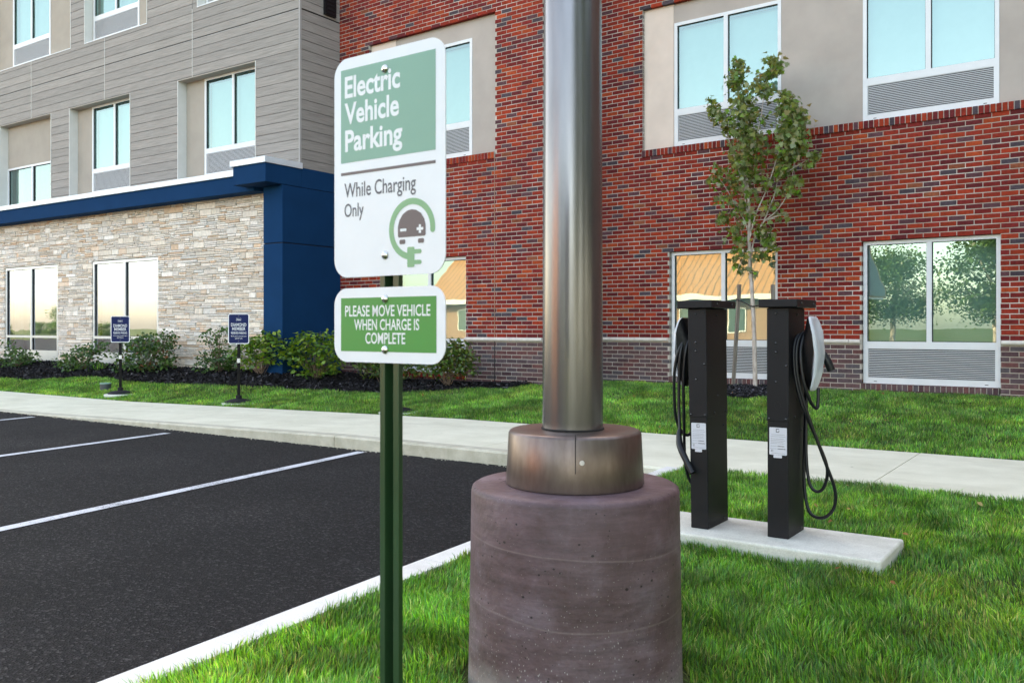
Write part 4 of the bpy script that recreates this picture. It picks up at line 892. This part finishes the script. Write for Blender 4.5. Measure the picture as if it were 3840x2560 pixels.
# reserved parking signs on round rubber feet
def diamond(px, py, label, first=[None]):
    p = on_hill(px, py); z0 = p.z + 0.012
    if first[0] is None:
        t = thing('reserved_parking_sign', label, 'sign', (p.x, p.y, z0), R(50), 'navy reserved parking signs along the sidewalk'); first[0] = t
        pn = MB().poly(rrect(0.305, 0.457, 0.03, 8, 0, 1.115), -0.004, -0.0018).build('sign_panel', 'sign_white', t)
        MB().poly(rrect(0.283, 0.435, 0.022, 8, 0, 1.115), -0.0046, -0.0041).build('navy_field', 'sign_navy', pn)
        T = 1.115 + 0.2285
        for b, u0, u1, v0, v1 in (('DIAMOND', 0.14, 0.865, 0.31, 0.42), ('MEMBER', 0.19, 0.82, 0.447, 0.555), ('RESERVED PARKING', 0.14, 0.865, 0.60, 0.677), ("We've saved a special space", 0.13, 0.87, 0.722, 0.775), ('just for you.', 0.33, 0.69, 0.79, 0.85), ('Hilton', 0.41, 0.59, 0.165, 0.215)):
            lettering(b, (u0 - .5) * .305, (u1 - .5) * .305, T - v1 * .457, T - v0 * .457, -0.0053, 'print_white', pn)
        zc = T - 0.19 * .457
        for x0, x1, a, b in ((-0.036, 0.036, 0.019, 0.0205), (-0.036, 0.036, -0.0205, -0.019), (-0.036, -0.0345, -0.019, 0.019), (0.0345, 0.036, -0.019, 0.019)): flat([(x0, zc + a), (x1, zc + a), (x1, zc + b), (x0, zc + b)], -0.0053, 'logo_frame', 'print_white', pn)
        for v in (0.085, 0.91): b = bolt(0, T - v * .457, pn, 0.006); b.location.y = -0.005
        bevel(MB().box(-0.022, 0.022, 0.0, 0.035, 0.05, 1.30).build('post', 'dark_post', t), 0.003)
        q = MB()
        for k in range(9): q.box(-0.004, 0.004, -0.0012, 0.002, 0.70 + k * 0.025 * 0 + k * 0.03, 0.708 + k * 0.03)
        q.build('post_holes', 'gap', t)
        MB().box(-0.0235, 0.0235, -0.0015, 0.0365, 0.60, 0.665).build('foil_tape', 'foil_tape', t)
        MB().lathe([(0.205, -0.003), (0.207, 0.008), (0.195, 0.02), (0.15, 0.04), (0.09, 0.052), (0.052, 0.056), (0.046, 0.062), (0.045, 0.105), (0.03, 0.107)], 40).build('rubber_base', 'rubber_base', t, smooth=40, loc=(0, 0.017, 0))
    else:
        s_ = first[0]; t = s_.copy(); C.objects.link(t); t.location = (p.x, p.y, z0); t['label'] = label; t.rotation_euler = (0, 0, R(47))
        for ch in list(s_.children):
            c = ch.copy(); C.objects.link(c); c.parent = t
            for gc in ch.children: d = gc.copy(); C.objects.link(d); d.parent = c
    MB().lathe([(0.27, -0.10), (0.27, 0.0), (0.262, 0.009), (0.02, 0.01)], 36).build('concrete_footing', 'pad_concrete', smooth=40, loc=(p.x + 0.03, p.y - 0.01, p.z + 0.001), kind='structure')
    return t
diamond(451, 1478, 'navy reserved parking sign standing in front of the stone wall window')
diamond(895, 1511, 'navy reserved parking sign beside the blue pier, in front of plain stone wall')
diamond(1492, 1546, 'reserved parking sign hidden behind the green post, only its black rubber foot showing')
p = on_hill(396, 1461)
pc = thing('pipe_cleanout', 'short dark plastic pipe stub with green lid in the grass', 'pipe', (p.x, p.y, p.z - 0.02))
MB().lathe([(0.092, -0.05), (0.094, 0.0), (0.096, 0.125), (0.088, 0.127), (0.02, 0.127)], 32).build('pipe', 'pipe_plastic', pc, smooth=40); MB().lathe([(0.097, 0.125), (0.097, 0.14), (0.092, 0.145), (0.02, 0.146)], 32).build('lid', 'pipe_lid', pc, smooth=40)
# ================================================================== PLANTS
def leaf_cloud(centres, size, palette, shape='ovate', droop=0.5, up=0.4):
    """one mesh of leaves; centres (n,3)"""
    n = len(centres)
    if shape == 'ovate': P = np.array([(0, 0), (0.35, 0.25), (0.38, 0.55), (0.0, 1.0), (-0.38, 0.55), (-0.35, 0.25)]); P[:, 0] *= 0.75
    else: P = MAPLE
    k = len(P); L = rng.uniform(size[0], size[1], n)
    az = rng.uniform(0, 2 * np.pi, n); el = rng.normal(-droop, 0.45, n)
    d = np.stack([np.cos(az) * np.cos(el), np.sin(az) * np.cos(el), np.sin(el)], 1)
    nr = rng.normal(0, 0.6, (n, 3)) + np.array([0, 0, 1.0]); s_ = np.cross(d, nr); s_ /= np.linalg.norm(s_, axis=1)[:, None]; nn = np.cross(s_, d)
    fold = np.abs(P[:, 0]) * 0.35
    V = centres[:, None, :] + L[:, None, None] * (P[None, :, 0:1] * s_[:, None, :] + P[None, :, 1:2] * d[:, None, :] + fold[None, :, None] * nn[:, None, :])
    col = palette[rng.integers(0, len(palette), n)] * rng.uniform(0.7, 1.3, n)[:, None]
    return V.reshape(-1, 3), np.arange(n * k).reshape(n, k), np.repeat(col, k, axis=0)
MAPLE = np.array([(0.03, 0.0), (0.12, 0.16), (0.42, 0.12), (0.34, 0.30), (0.58, 0.52), (0.33, 0.52), (0.22, 0.60), (0.30, 0.80), (0.14, 0.78), (0.0, 1.08), (-0.14, 0.78), (-0.30, 0.80), (-0.22, 0.60), (-0.33, 0.52), (-0.58, 0.52), (-0.34, 0.30), (-0.42, 0.12), (-0.12, 0.16)])
# young maple by the hotel wall
tr = thing('maple_tree', 'young staked maple tree in a mulch ring before the brick wall', 'tree', TREE)
def tp(x, y, dy=0.0): v = at_y(2600 + x * 0.6125, 160 + y * 0.6125, TREE.y + dy); return v - TREE
tk = [Vector((0, 0, -0.05)), Vector((-0.005, 0, 0.35)), Vector((-0.02, 0.0, 0.9))] + [tp(357, 1490), tp(350, 1400), tp(345, 1290), tp(340, 1180), tp(345, 1080), tp(338, 950), tp(330, 820), tp(318, 650), tp(300, 480), tp(280, 320), tp(272, 180)]
MB().tube(tk, [0.034, 0.032, 0.029, 0.028, 0.027, 0.025, 0.022, 0.019, 0.016, 0.014, 0.011, 0.008, 0.005, 0.003], 10, 4).build('trunk', 'bark', tr, smooth=True)
limbs = [[(350, 1320), (375, 1200), (430, 1100), (500, 1040), (560, 960), (600, 860), (620, 700)], [(345, 1200), (380, 1060), (440, 920), (490, 780), (520, 680), (560, 560), (590, 420), (570, 330)], [(345, 1100), (322, 1000), (318, 880), (335, 760), (380, 600), (420, 420), (440, 260), (490, 130)],
         [(335, 1150), (300, 1060), (240, 960), (180, 860), (120, 790)], [(330, 900), (270, 760), (220, 600), (170, 470), (115, 360)], [(440, 1090), (520, 1060), (560, 1060)], [(560, 800), (660, 740), (740, 690)], [(345, 1300), (300, 1330), (270, 1390)], [(350, 1330), (400, 1290), (450, 1250)], [(430, 1100), (470, 1000), (500, 920), (520, 820)]]
for L in limbs:
    dy = random.uniform(-0.12, 0.12); n = len(L); MB().tube([tp(x, y, dy * j / n) for j, (x, y) in enumerate(L)], [0.013 - 0.0105 * j / (n - 1) for j in range(n)], 7, 4).build('limb', 'bark', tr, smooth=True)
CL = [(275, 120, 32, 34, 20), (272, 180, 48, 46, 40), (262, 250, 60, 45, 40), (485, 105, 50, 38, 26), (510, 160, 50, 40, 26), (440, 195, 62, 30, 26), (405, 260, 75, 34, 40), (450, 300, 50, 30, 18), (110, 345, 26, 22, 8), (125, 395, 52, 34, 26), (165, 450, 55, 50, 34), (190, 520, 40, 35, 14), (300, 350, 80, 60, 60), (330, 440, 100, 70, 80), (310, 540, 110, 70, 90), (340, 620, 110, 70, 80),
      (560, 330, 60, 40, 40), (590, 410, 85, 60, 90), (620, 490, 90, 65, 110), (600, 580, 100, 70, 120), (640, 640, 60, 50, 50), (570, 680, 80, 60, 70), (560, 770, 75, 50, 45), (620, 850, 50, 45, 24), (640, 920, 25, 25, 8), (735, 690, 50, 26, 18), (700, 740, 45, 24, 14),
      (280, 710, 75, 60, 55), (340, 790, 95, 60, 55), (250, 840, 75, 50, 40), (150, 800, 70, 60, 22), (115, 850, 45, 35, 10), (170, 950, 50, 40, 14), (310, 900, 90, 55, 45), (300, 1000, 90, 55, 40), (190, 1060, 50, 45, 18), (240, 1130, 75, 55, 34), (350, 1060, 50, 45, 20), (480, 1000, 60, 50, 18), (545, 1065, 40, 26, 10), (430, 1160, 80, 50, 40), (470, 1230, 50, 45, 24), (285, 1210, 60, 45, 22), (300, 1290, 60, 45, 24), (420, 1300, 65, 36, 22), (280, 1370, 40, 32, 12), (355, 1405, 28, 20, 7), (380, 680, 70, 60, 30), (455, 860, 50, 70, 16), (560, 900, 50, 45, 18)]
pts = []
for x, y, rx, ry, n in CL:
    for k in range(int(n * 2.0)):
        a, b = random.gauss(0, 0.5), random.gauss(0, 0.5); dy = random.gauss(0, 0.5) * rx * 0.0028 * 1.1
        pts.append(tuple(tp(x + rx * a, y + ry * b, dy)))
pts = np.array(pts); PM = np.array([[1.4, 1.35, 1.05]]) * np.array([(0.085, 0.155, 0.020), (0.065, 0.125, 0.018), (0.11, 0.18, 0.025), (0.12, 0.135, 0.025), (0.14, 0.16, 0.04), (0.05, 0.10, 0.016), (0.17, 0.12, 0.03), (0.09, 0.22, 0.02)])
sel = rng.permutation(len(pts)); big = pts[sel[:300]]; small = pts[sel[300:]]
lm = []
for c in PM:
    v, f, cc = leaf_cloud(np.zeros((1, 3)), (1, 1), np.array([c]), 'maple', 0.0); lm.append(np_mesh('leaf', v, f, 'maple_leaf', cc))
for k, c in enumerate(big):
    s_ = random.uniform(0.065, 0.1); obj('leaf', lm[k % len(lm)], tr, loc=tuple(c), rot=(random.gauss(-0.5, 0.6), random.gauss(0, 0.6), random.uniform(0, 6.28)), scale=(s_, s_, s_))
v, f, cc = leaf_cloud(small, (0.055, 0.10), PM, 'maple', 0.6); obj('crown', np_mesh('crown', v, f, 'maple_leaf', cc), tr, kind='stuff')
# stakes
sb = on_hill(2749, 1453); stp = at_y(2773, 1067, TREE.y + 0.1)
def stake(b, t, label):
    b = Vector(b); t = Vector(t); o = MB().box(-0.021, 0.021, -0.021, 0.021, -0.1, (t - b).length).build('tree_stake', 'stake_wood', loc=b); o.rotation_euler = (t - b).to_track_quat('Z', 'Y').to_euler(); return tag(o, label, 'stake', 'wooden stakes of the maple')
stake(sb, stp, 'weathered wooden stake leaning in left of the maple trunk'); s2 = at_y(2898, 1067, TREE.y + 0.15); stake((s2.x + 0.05, s2.y - 0.05, float(hill(s2.x, s2.y))), s2, 'wooden stake behind the right charging station, only its top showing')
a1 = at_y(2768, 1122, TREE.y + 0.08); a2 = at_y(2822, 1149, TREE.y - 0.03); a3 = at_y(2893, 1135, TREE.y + 0.1)
tie = MB().tube([a1 + Vector((-0.03, 0, 0.0)), (a1 + a2) / 2 + Vector((0, 0, -0.004)), a2, (a2 + a3) / 2, a3], 0.009, 6, 4).build('tree_tie', 'rubber', smooth=True); tag(tie, 'dark strap tying the maple trunk to its stakes', 'strap')
# shrubs in the mulch bed
SG = np.array([(0.030, 0.075, 0.018), (0.022, 0.058, 0.016), (0.042, 0.095, 0.022), (0.055, 0.11, 0.022), (0.035, 0.08, 0.03)]); SR = np.vstack([SG, SG, SG, [(0.12, 0.045, 0.02)]]); SY = np.array([(0.085, 0.17, 0.018), (0.12, 0.21, 0.02), (0.05, 0.12, 0.018), (0.17, 0.23, 0.025), (0.036, 0.085, 0.016)]); SB = np.array([(0.04, 0.085, 0.016), (0.06, 0.11, 0.018), (0.03, 0.065, 0.014), (0.11, 0.10, 0.03), (0.09, 0.14, 0.025)])
def shrub(base, clumps, pal, size, label, droop=0.35):
    pal = pal * 1.45
    b = on_hill(*base); Yp = b.y
    t = thing('shrub', label, 'shrub', b, 0, 'shrubs in the mulch bed'); pts = []
    for x, y, rx, ry, n in clumps:
        c = at_y(x, y, Yp) - b; sx = 1 / 150.0
        for k in range(int(n * (0.8 if droop < 0.2 else 1.3))):
            d = Vector((random.gauss(0, 0.5), random.gauss(0, 0.5), random.gauss(0, 0.5)))
            if d.length > 1: d.normalize()
            pts.append((c.x + d.x * rx * 0.0088, c.y + d.y * rx * 0.0070, max(0.03, c.z + 0.02 + d.z * ry * 0.0064)))
    q = MB()
    for x, y, rx, ry, n in clumps:
        c = at_y(x, y, Yp) - b
        for k in range(3): 
            e = c + Vector((random.gauss(0, 0.06), random.gauss(0, 0.06), random.gauss(0.03, 0.04))); q.tube([(random.gauss(0, .03), random.gauss(0, .03), -0.02), e * 0.5 + Vector((random.gauss(0, .03), 0, 0.05)), e], [0.007, 0.005, 0.002], 5, 4)
    q.build('stems', 'twig_and_seam_shade', t, smooth=True)
    v, f, c = leaf_cloud(np.array(pts), size, pal, 'ovate', droop); obj('foliage', np_mesh('foliage', v, f, 'leaf', c), t, kind='stuff'); return t
def z2(x, y): return (x * 0.574, 700 + y * 0.574)
def cl2(L): return [(*z2(x, y), rx * 0.574, ry * 0.574, n) for x, y, rx, ry, n in L]
shrub(z2(110, 1185), cl2([(40, 1030, 55, 30, 40), (90, 1080, 60, 35, 90), (150, 1110, 80, 40, 130), (60, 1130, 70, 40, 110), (190, 1130, 50, 30, 60), (110, 1160, 100, 30, 120)]), SG, (0.05, 0.09), 'dark green shrub at the far left end of the bed, under the stone wall window')
shrub(z2(540, 1205), cl2([(640, 1040, 50, 25, 40), (560, 1075, 60, 35, 90), (480, 1110, 60, 40, 100), (610, 1100, 80, 45, 140), (430, 1150, 60, 35, 90), (530, 1170, 110, 40, 200), (670, 1030, 25, 15, 14)]), SG, (0.05, 0.09), 'low spreading green shrub left of the first navy sign')
shrub(z2(950, 1215), cl2([(950, 985, 45, 30, 50), (1070, 980, 60, 30, 70), (1130, 1000, 30, 25, 30), (880, 1030, 70, 40, 120), (980, 1060, 100, 50, 190), (1080, 1050, 60, 45, 100), (870, 1110, 80, 50, 140), (990, 1140, 110, 50, 200), (1090, 1140, 60, 40, 80), (930, 1185, 130, 35, 180), (805, 1150, 40, 30, 40)]), SR, (0.05, 0.095), 'tall dense green shrub with a few red leaves right of the first navy sign')
shrub(z2(1430, 1215), cl2([(1400, 965, 50, 25, 28), (1460, 945, 30, 20, 18), (1370, 1000, 50, 30, 30), (1440, 1010, 50, 40, 36), (1400, 1070, 50, 40, 40), (1370, 1130, 60, 40, 110), (1460, 1110, 70, 45, 130), (1500, 1150, 40, 35, 60), (1420, 1180, 100, 35, 150)]), SG, (0.05, 0.09), 'thin open topped green shrub left of the second navy sign')
shrub(z2(1710, 1235), cl2([(1770, 980, 35, 30, 60), (1700, 1010, 60, 40, 130), (1640, 1040, 60, 40, 120), (1790, 1040, 80, 45, 170), (1700, 1090, 100, 50, 220), (1610, 1100, 50, 50, 90), (1830, 1100, 60, 50, 110), (1720, 1150, 90, 40, 110), (1620, 1170, 40, 30, 40), (1530, 1090, 25, 20, 20)]), SY, (0.06, 0.11), 'bright yellow green shrub against the blue pier', 0.1)
shrub(z2(2060, 1262), cl2([(1990, 990, 50, 30, 70), (2120, 990, 60, 35, 90), (2060, 1040, 110, 45, 230), (1960, 1080, 70, 45, 140), (2170, 1060, 60, 50, 120), (2060, 1120, 120, 50, 260), (1950, 1140, 50, 40, 70), (2160, 1150, 60, 45, 100), (2060, 1190, 90, 40, 140), (2040, 1230, 60, 25, 60), (2230, 1090, 40, 40, 60)]), SY, (0.06, 0.11), 'wide yellow green shrub left of the green sign post, in front of the blue wall', 0.1)
def z4(x, y): return (1200 + x * 0.595, 900 + y * 0.595)
def cl4(L): return [(*z4(x, y), rx * 0.595, ry * 0.595, n) for x, y, rx, ry, n in L]
shrub(z4(400, 870), cl4([(300, 770, 70, 40, 120), (400, 740, 90, 50, 160), (520, 770, 70, 45, 130), (340, 820, 70, 35, 120), (470, 820, 100, 40, 150), (560, 810, 40, 40, 60)]), SB, (0.05, 0.09), 'green shrub partly hidden behind the green sign post')
shrub(z4(800, 872), cl4([(850, 655, 25, 25, 30), (800, 690, 60, 40, 130), (870, 700, 60, 45, 130), (740, 740, 60, 40, 120), (820, 760, 100, 45, 240), (910, 760, 40, 40, 80), (720, 800, 60, 40, 100), (820, 820, 100, 40, 200), (890, 820, 40, 30, 60)]), SB, (0.05, 0.085), 'rounded green and bronze shrub under the brick wing window')
# weeds at the bed edge
def weed(px, py, label):
    p = on_hill(px, py); n = 60; X = p.x + rng.normal(0, 0.08, n); Y = p.y + rng.normal(0, 0.06, n)
    V, FA, c = blades(X, Y, hill(X, Y), rng.uniform(0.10, 0.22, n), np.full(n, 0.012), True, 0.6, PAL); o = obj('weed', np_mesh('weed', V, FA, 'grass', c)); o['label'] = label; o['category'] = 'weed'; o['group'] = 'grassy weeds in the mulch'
weed(370, 1392, 'tuft of grassy weed in the mulch below the second stone wall window'); weed(1235, 1412, 'tuft of grassy weed in the mulch right of the blue pier')
n = 46; X = np.concatenate([rng.uniform(-2.3, -0.3, 20), rng.uniform(-9, -1, 26)]); Y = np.concatenate([rng.uniform(1.8, 6.2, 20), rng.uniform(8.6, 12.0, 26)])
Z = np.where(Y > 8, hill(X, Y), 0) + 0.045; k_ = keepA(X, Y) | (Y > 8)
V, FA, c = leaf_cloud(np.stack([X, Y, Z], 1)[k_], (0.025, 0.05), np.array([(0.32, 0.16, 0.05), (0.25, 0.10, 0.03), (0.36, 0.27, 0.10)]), 'ovate', 0.0); obj('leaf_litter', np_mesh('leaf_litter', V, FA, 'leaf', c), kind='stuff')
# ================================================================== ACROSS THE ROAD (seen in the window glass; three trees added at the right)
rest_b = thing('restaurant_building', 'tan brick building with orange standing seam roof mirrored in the hotel windows', 'building', (-32.6, -27, -0.12))
MB().box(-15, 14, -9, 0, 0, 3.3).build('wall', 'far_brick', rest_b)
q = MB(); xa, xb = -16, 15; q.v = [(xa, 0.7, 3.2), (xb, 0.7, 3.2), (xb, -5, 8.2), (xa, -5, 8.2), (xa, -10.7, 3.2), (xb, -10.7, 3.2)]; q.f = [(0, 1, 2, 3), (3, 2, 5, 4), (1, 5, 2), (0, 3, 4), (0, 4, 5, 1)]
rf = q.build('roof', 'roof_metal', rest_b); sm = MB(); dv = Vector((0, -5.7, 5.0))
sm.box(-0.04, 0.04, 0, dv.length, 0, 0.09); smm = sm.mesh('roof_seam', 'twig_and_seam_shade')  # seams take a dark colour that paints in their shadow lines
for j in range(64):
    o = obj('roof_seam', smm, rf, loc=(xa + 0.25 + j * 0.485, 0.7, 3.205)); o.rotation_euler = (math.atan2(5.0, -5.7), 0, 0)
MB().box(xa, xb, 0.705, 0.78, 2.95, 3.24).build('fascia', 'far_white', rest_b); q = MB(); q.v = [(14.4, 0.4, 3.3), (14.4, -10.4, 3.3), (14.4, -5, 8.0)]; q.f = [(0, 1, 2)]; MB().box(xb - 0.02, xb + 0.02, -10, 0, 3.1, 3.25).build('fascia', 'far_white', rest_b)
q = MB(); q.v = [(xb + 0.03, 0.2, 3.35), (xb + 0.03, -10.2, 3.35), (xb + 0.03, -5, 7.9)]; q.f = [(0, 1, 2)]; q.build('gable', 'far_gable', rest_b)
for dx in (-10.8,):
    d_ = MB(); d_.box(dx - 0.8, dx + 0.8, -3.2, -1.0, 4.4, 5.9); d_.v += [(dx - 1.0, -0.8, 5.8), (dx + 1.0, -0.8, 5.8), (dx, -0.8, 7.0), (dx - 1.0, -4.0, 5.8), (dx + 1.0, -4.0, 5.8), (dx, -4.0, 7.0)]; k = len(d_.v) - 6
    d_.f += [(k, k + 1, k + 2), (k, k + 2, k + 5, k + 3), (k + 2, k + 1, k + 4, k + 5)]; dm = d_.build('dormer', 'far_white', rest_b); MB().box(dx - 0.4, dx + 0.4, -0.99, -0.97, 4.6, 5.7).build('window', 'far_pane', dm)
for wx in (-12, -8.5, -5, -1.5, 2, 5.5, 9): f_ = MB().box(wx - 0.6, wx + 0.6, 0.005, 0.06, 0.9, 2.5).build('window', 'far_white', rest_b); MB().box(wx - 0.52, wx + 0.52, 0.062, 0.07, 0.98, 2.42).build('pane', 'far_pane', f_)
cr = []
for k in range(46):
    a = random.uniform(0, 6.28); r_ = random.uniform(0.3, 2.6); z = random.uniform(2.6, 8.2); s_ = (1 - abs(z - 5) / 4.5) * 1.0 + 0.35
    for j in range(230): cr.append((r_ * s_ * math.cos(a) + random.gauss(0, 0.75), r_ * s_ * math.sin(a) + random.gauss(0, 0.75), z + random.gauss(0, 0.6)))
v, f, c = leaf_cloud(np.array(cr), (0.15, 0.30), np.array([(0.06, 0.13, 0.03), (0.09, 0.16, 0.035), (0.045, 0.10, 0.03)]), 'ovate'); crm = np_mesh('crown', v, f, 'leaf', c)
tm = MB().tube([(0, 0, -0.3), (0.05, 0, 1.5), (0, 0.1, 3.5), (0.1, 0, 6)], [0.22, 0.18, 0.14, 0.05], 10, 4)
for k in range(5): a = k * 1.3; tm.tube([(0, 0.05, 2.4 + k * 0.3), (math.cos(a) * 0.9, math.sin(a) * 0.9, 3.8 + k * 0.3), (math.cos(a) * 1.7, math.sin(a) * 1.7, 5 + k * 0.3)], [0.09, 0.06, 0.02], 7, 3)
tmm = tm.mesh('trunk', 'bark', True)
LB = ['broad tree reflected right of the orange roof in the lower right window', 'second tree reflected at the right edge of the lower right window', 'tree reflected behind the orange roof', 'small tree mirrored at the end of the lawn', 'distant tree reflected in the stone wall window', 'far tree reflected at the left of the stone wall window', 'far left tree reflected in the glass', 'distant tree in the row across the lot', 'last tree in the row across the lot', 'broad tree added out of view on the right to darken the pole reflection', 'tree added out of view nearer the hotel to darken the pole reflection', 'tree added out of view beyond the lot to darken the pole reflection']  # last three: trees added out of view, darkening the pole reflection and blocking sky
for lb_, (x, y, s_) in zip(LB, [(-9.8, -32, 0.80), (-4.4, -33, 0.85), (-19, -44, 0.8), (2, -36, 0.9), (-78, -36, 0.42), (-95, -33, 0.36), (-112, -40, 0.45), (-66, -44, 0.5), (-130, -36, 0.45), (12.5, -1.5, 1.15), (15.5, 5.0, 1.1), (11.5, -9.5, 1.2)]):
    t = thing('street_tree', lb_, 'tree', (x, y, -0.12), random.uniform(0, 6), 'trees across the road'); t.scale = (s_ * 1.2, s_ * 1.2, s_); obj('trunk', tmm, t); obj('crown', crm, t)
for k in range(12):
    t = thing('street_tree', 'low round tree in the far tree line mirrored in the stone wall windows', 'tree', (-62 - k * 7.5 + random.uniform(-2, 2), -40 - random.uniform(0, 8), -0.6), random.uniform(0, 6), 'far tree line across the lot'); s_ = random.uniform(0.22, 0.32); t.scale = (s_ * 1.5, s_ * 1.5, s_); obj('trunk', tmm, t); obj('crown', crm, t)
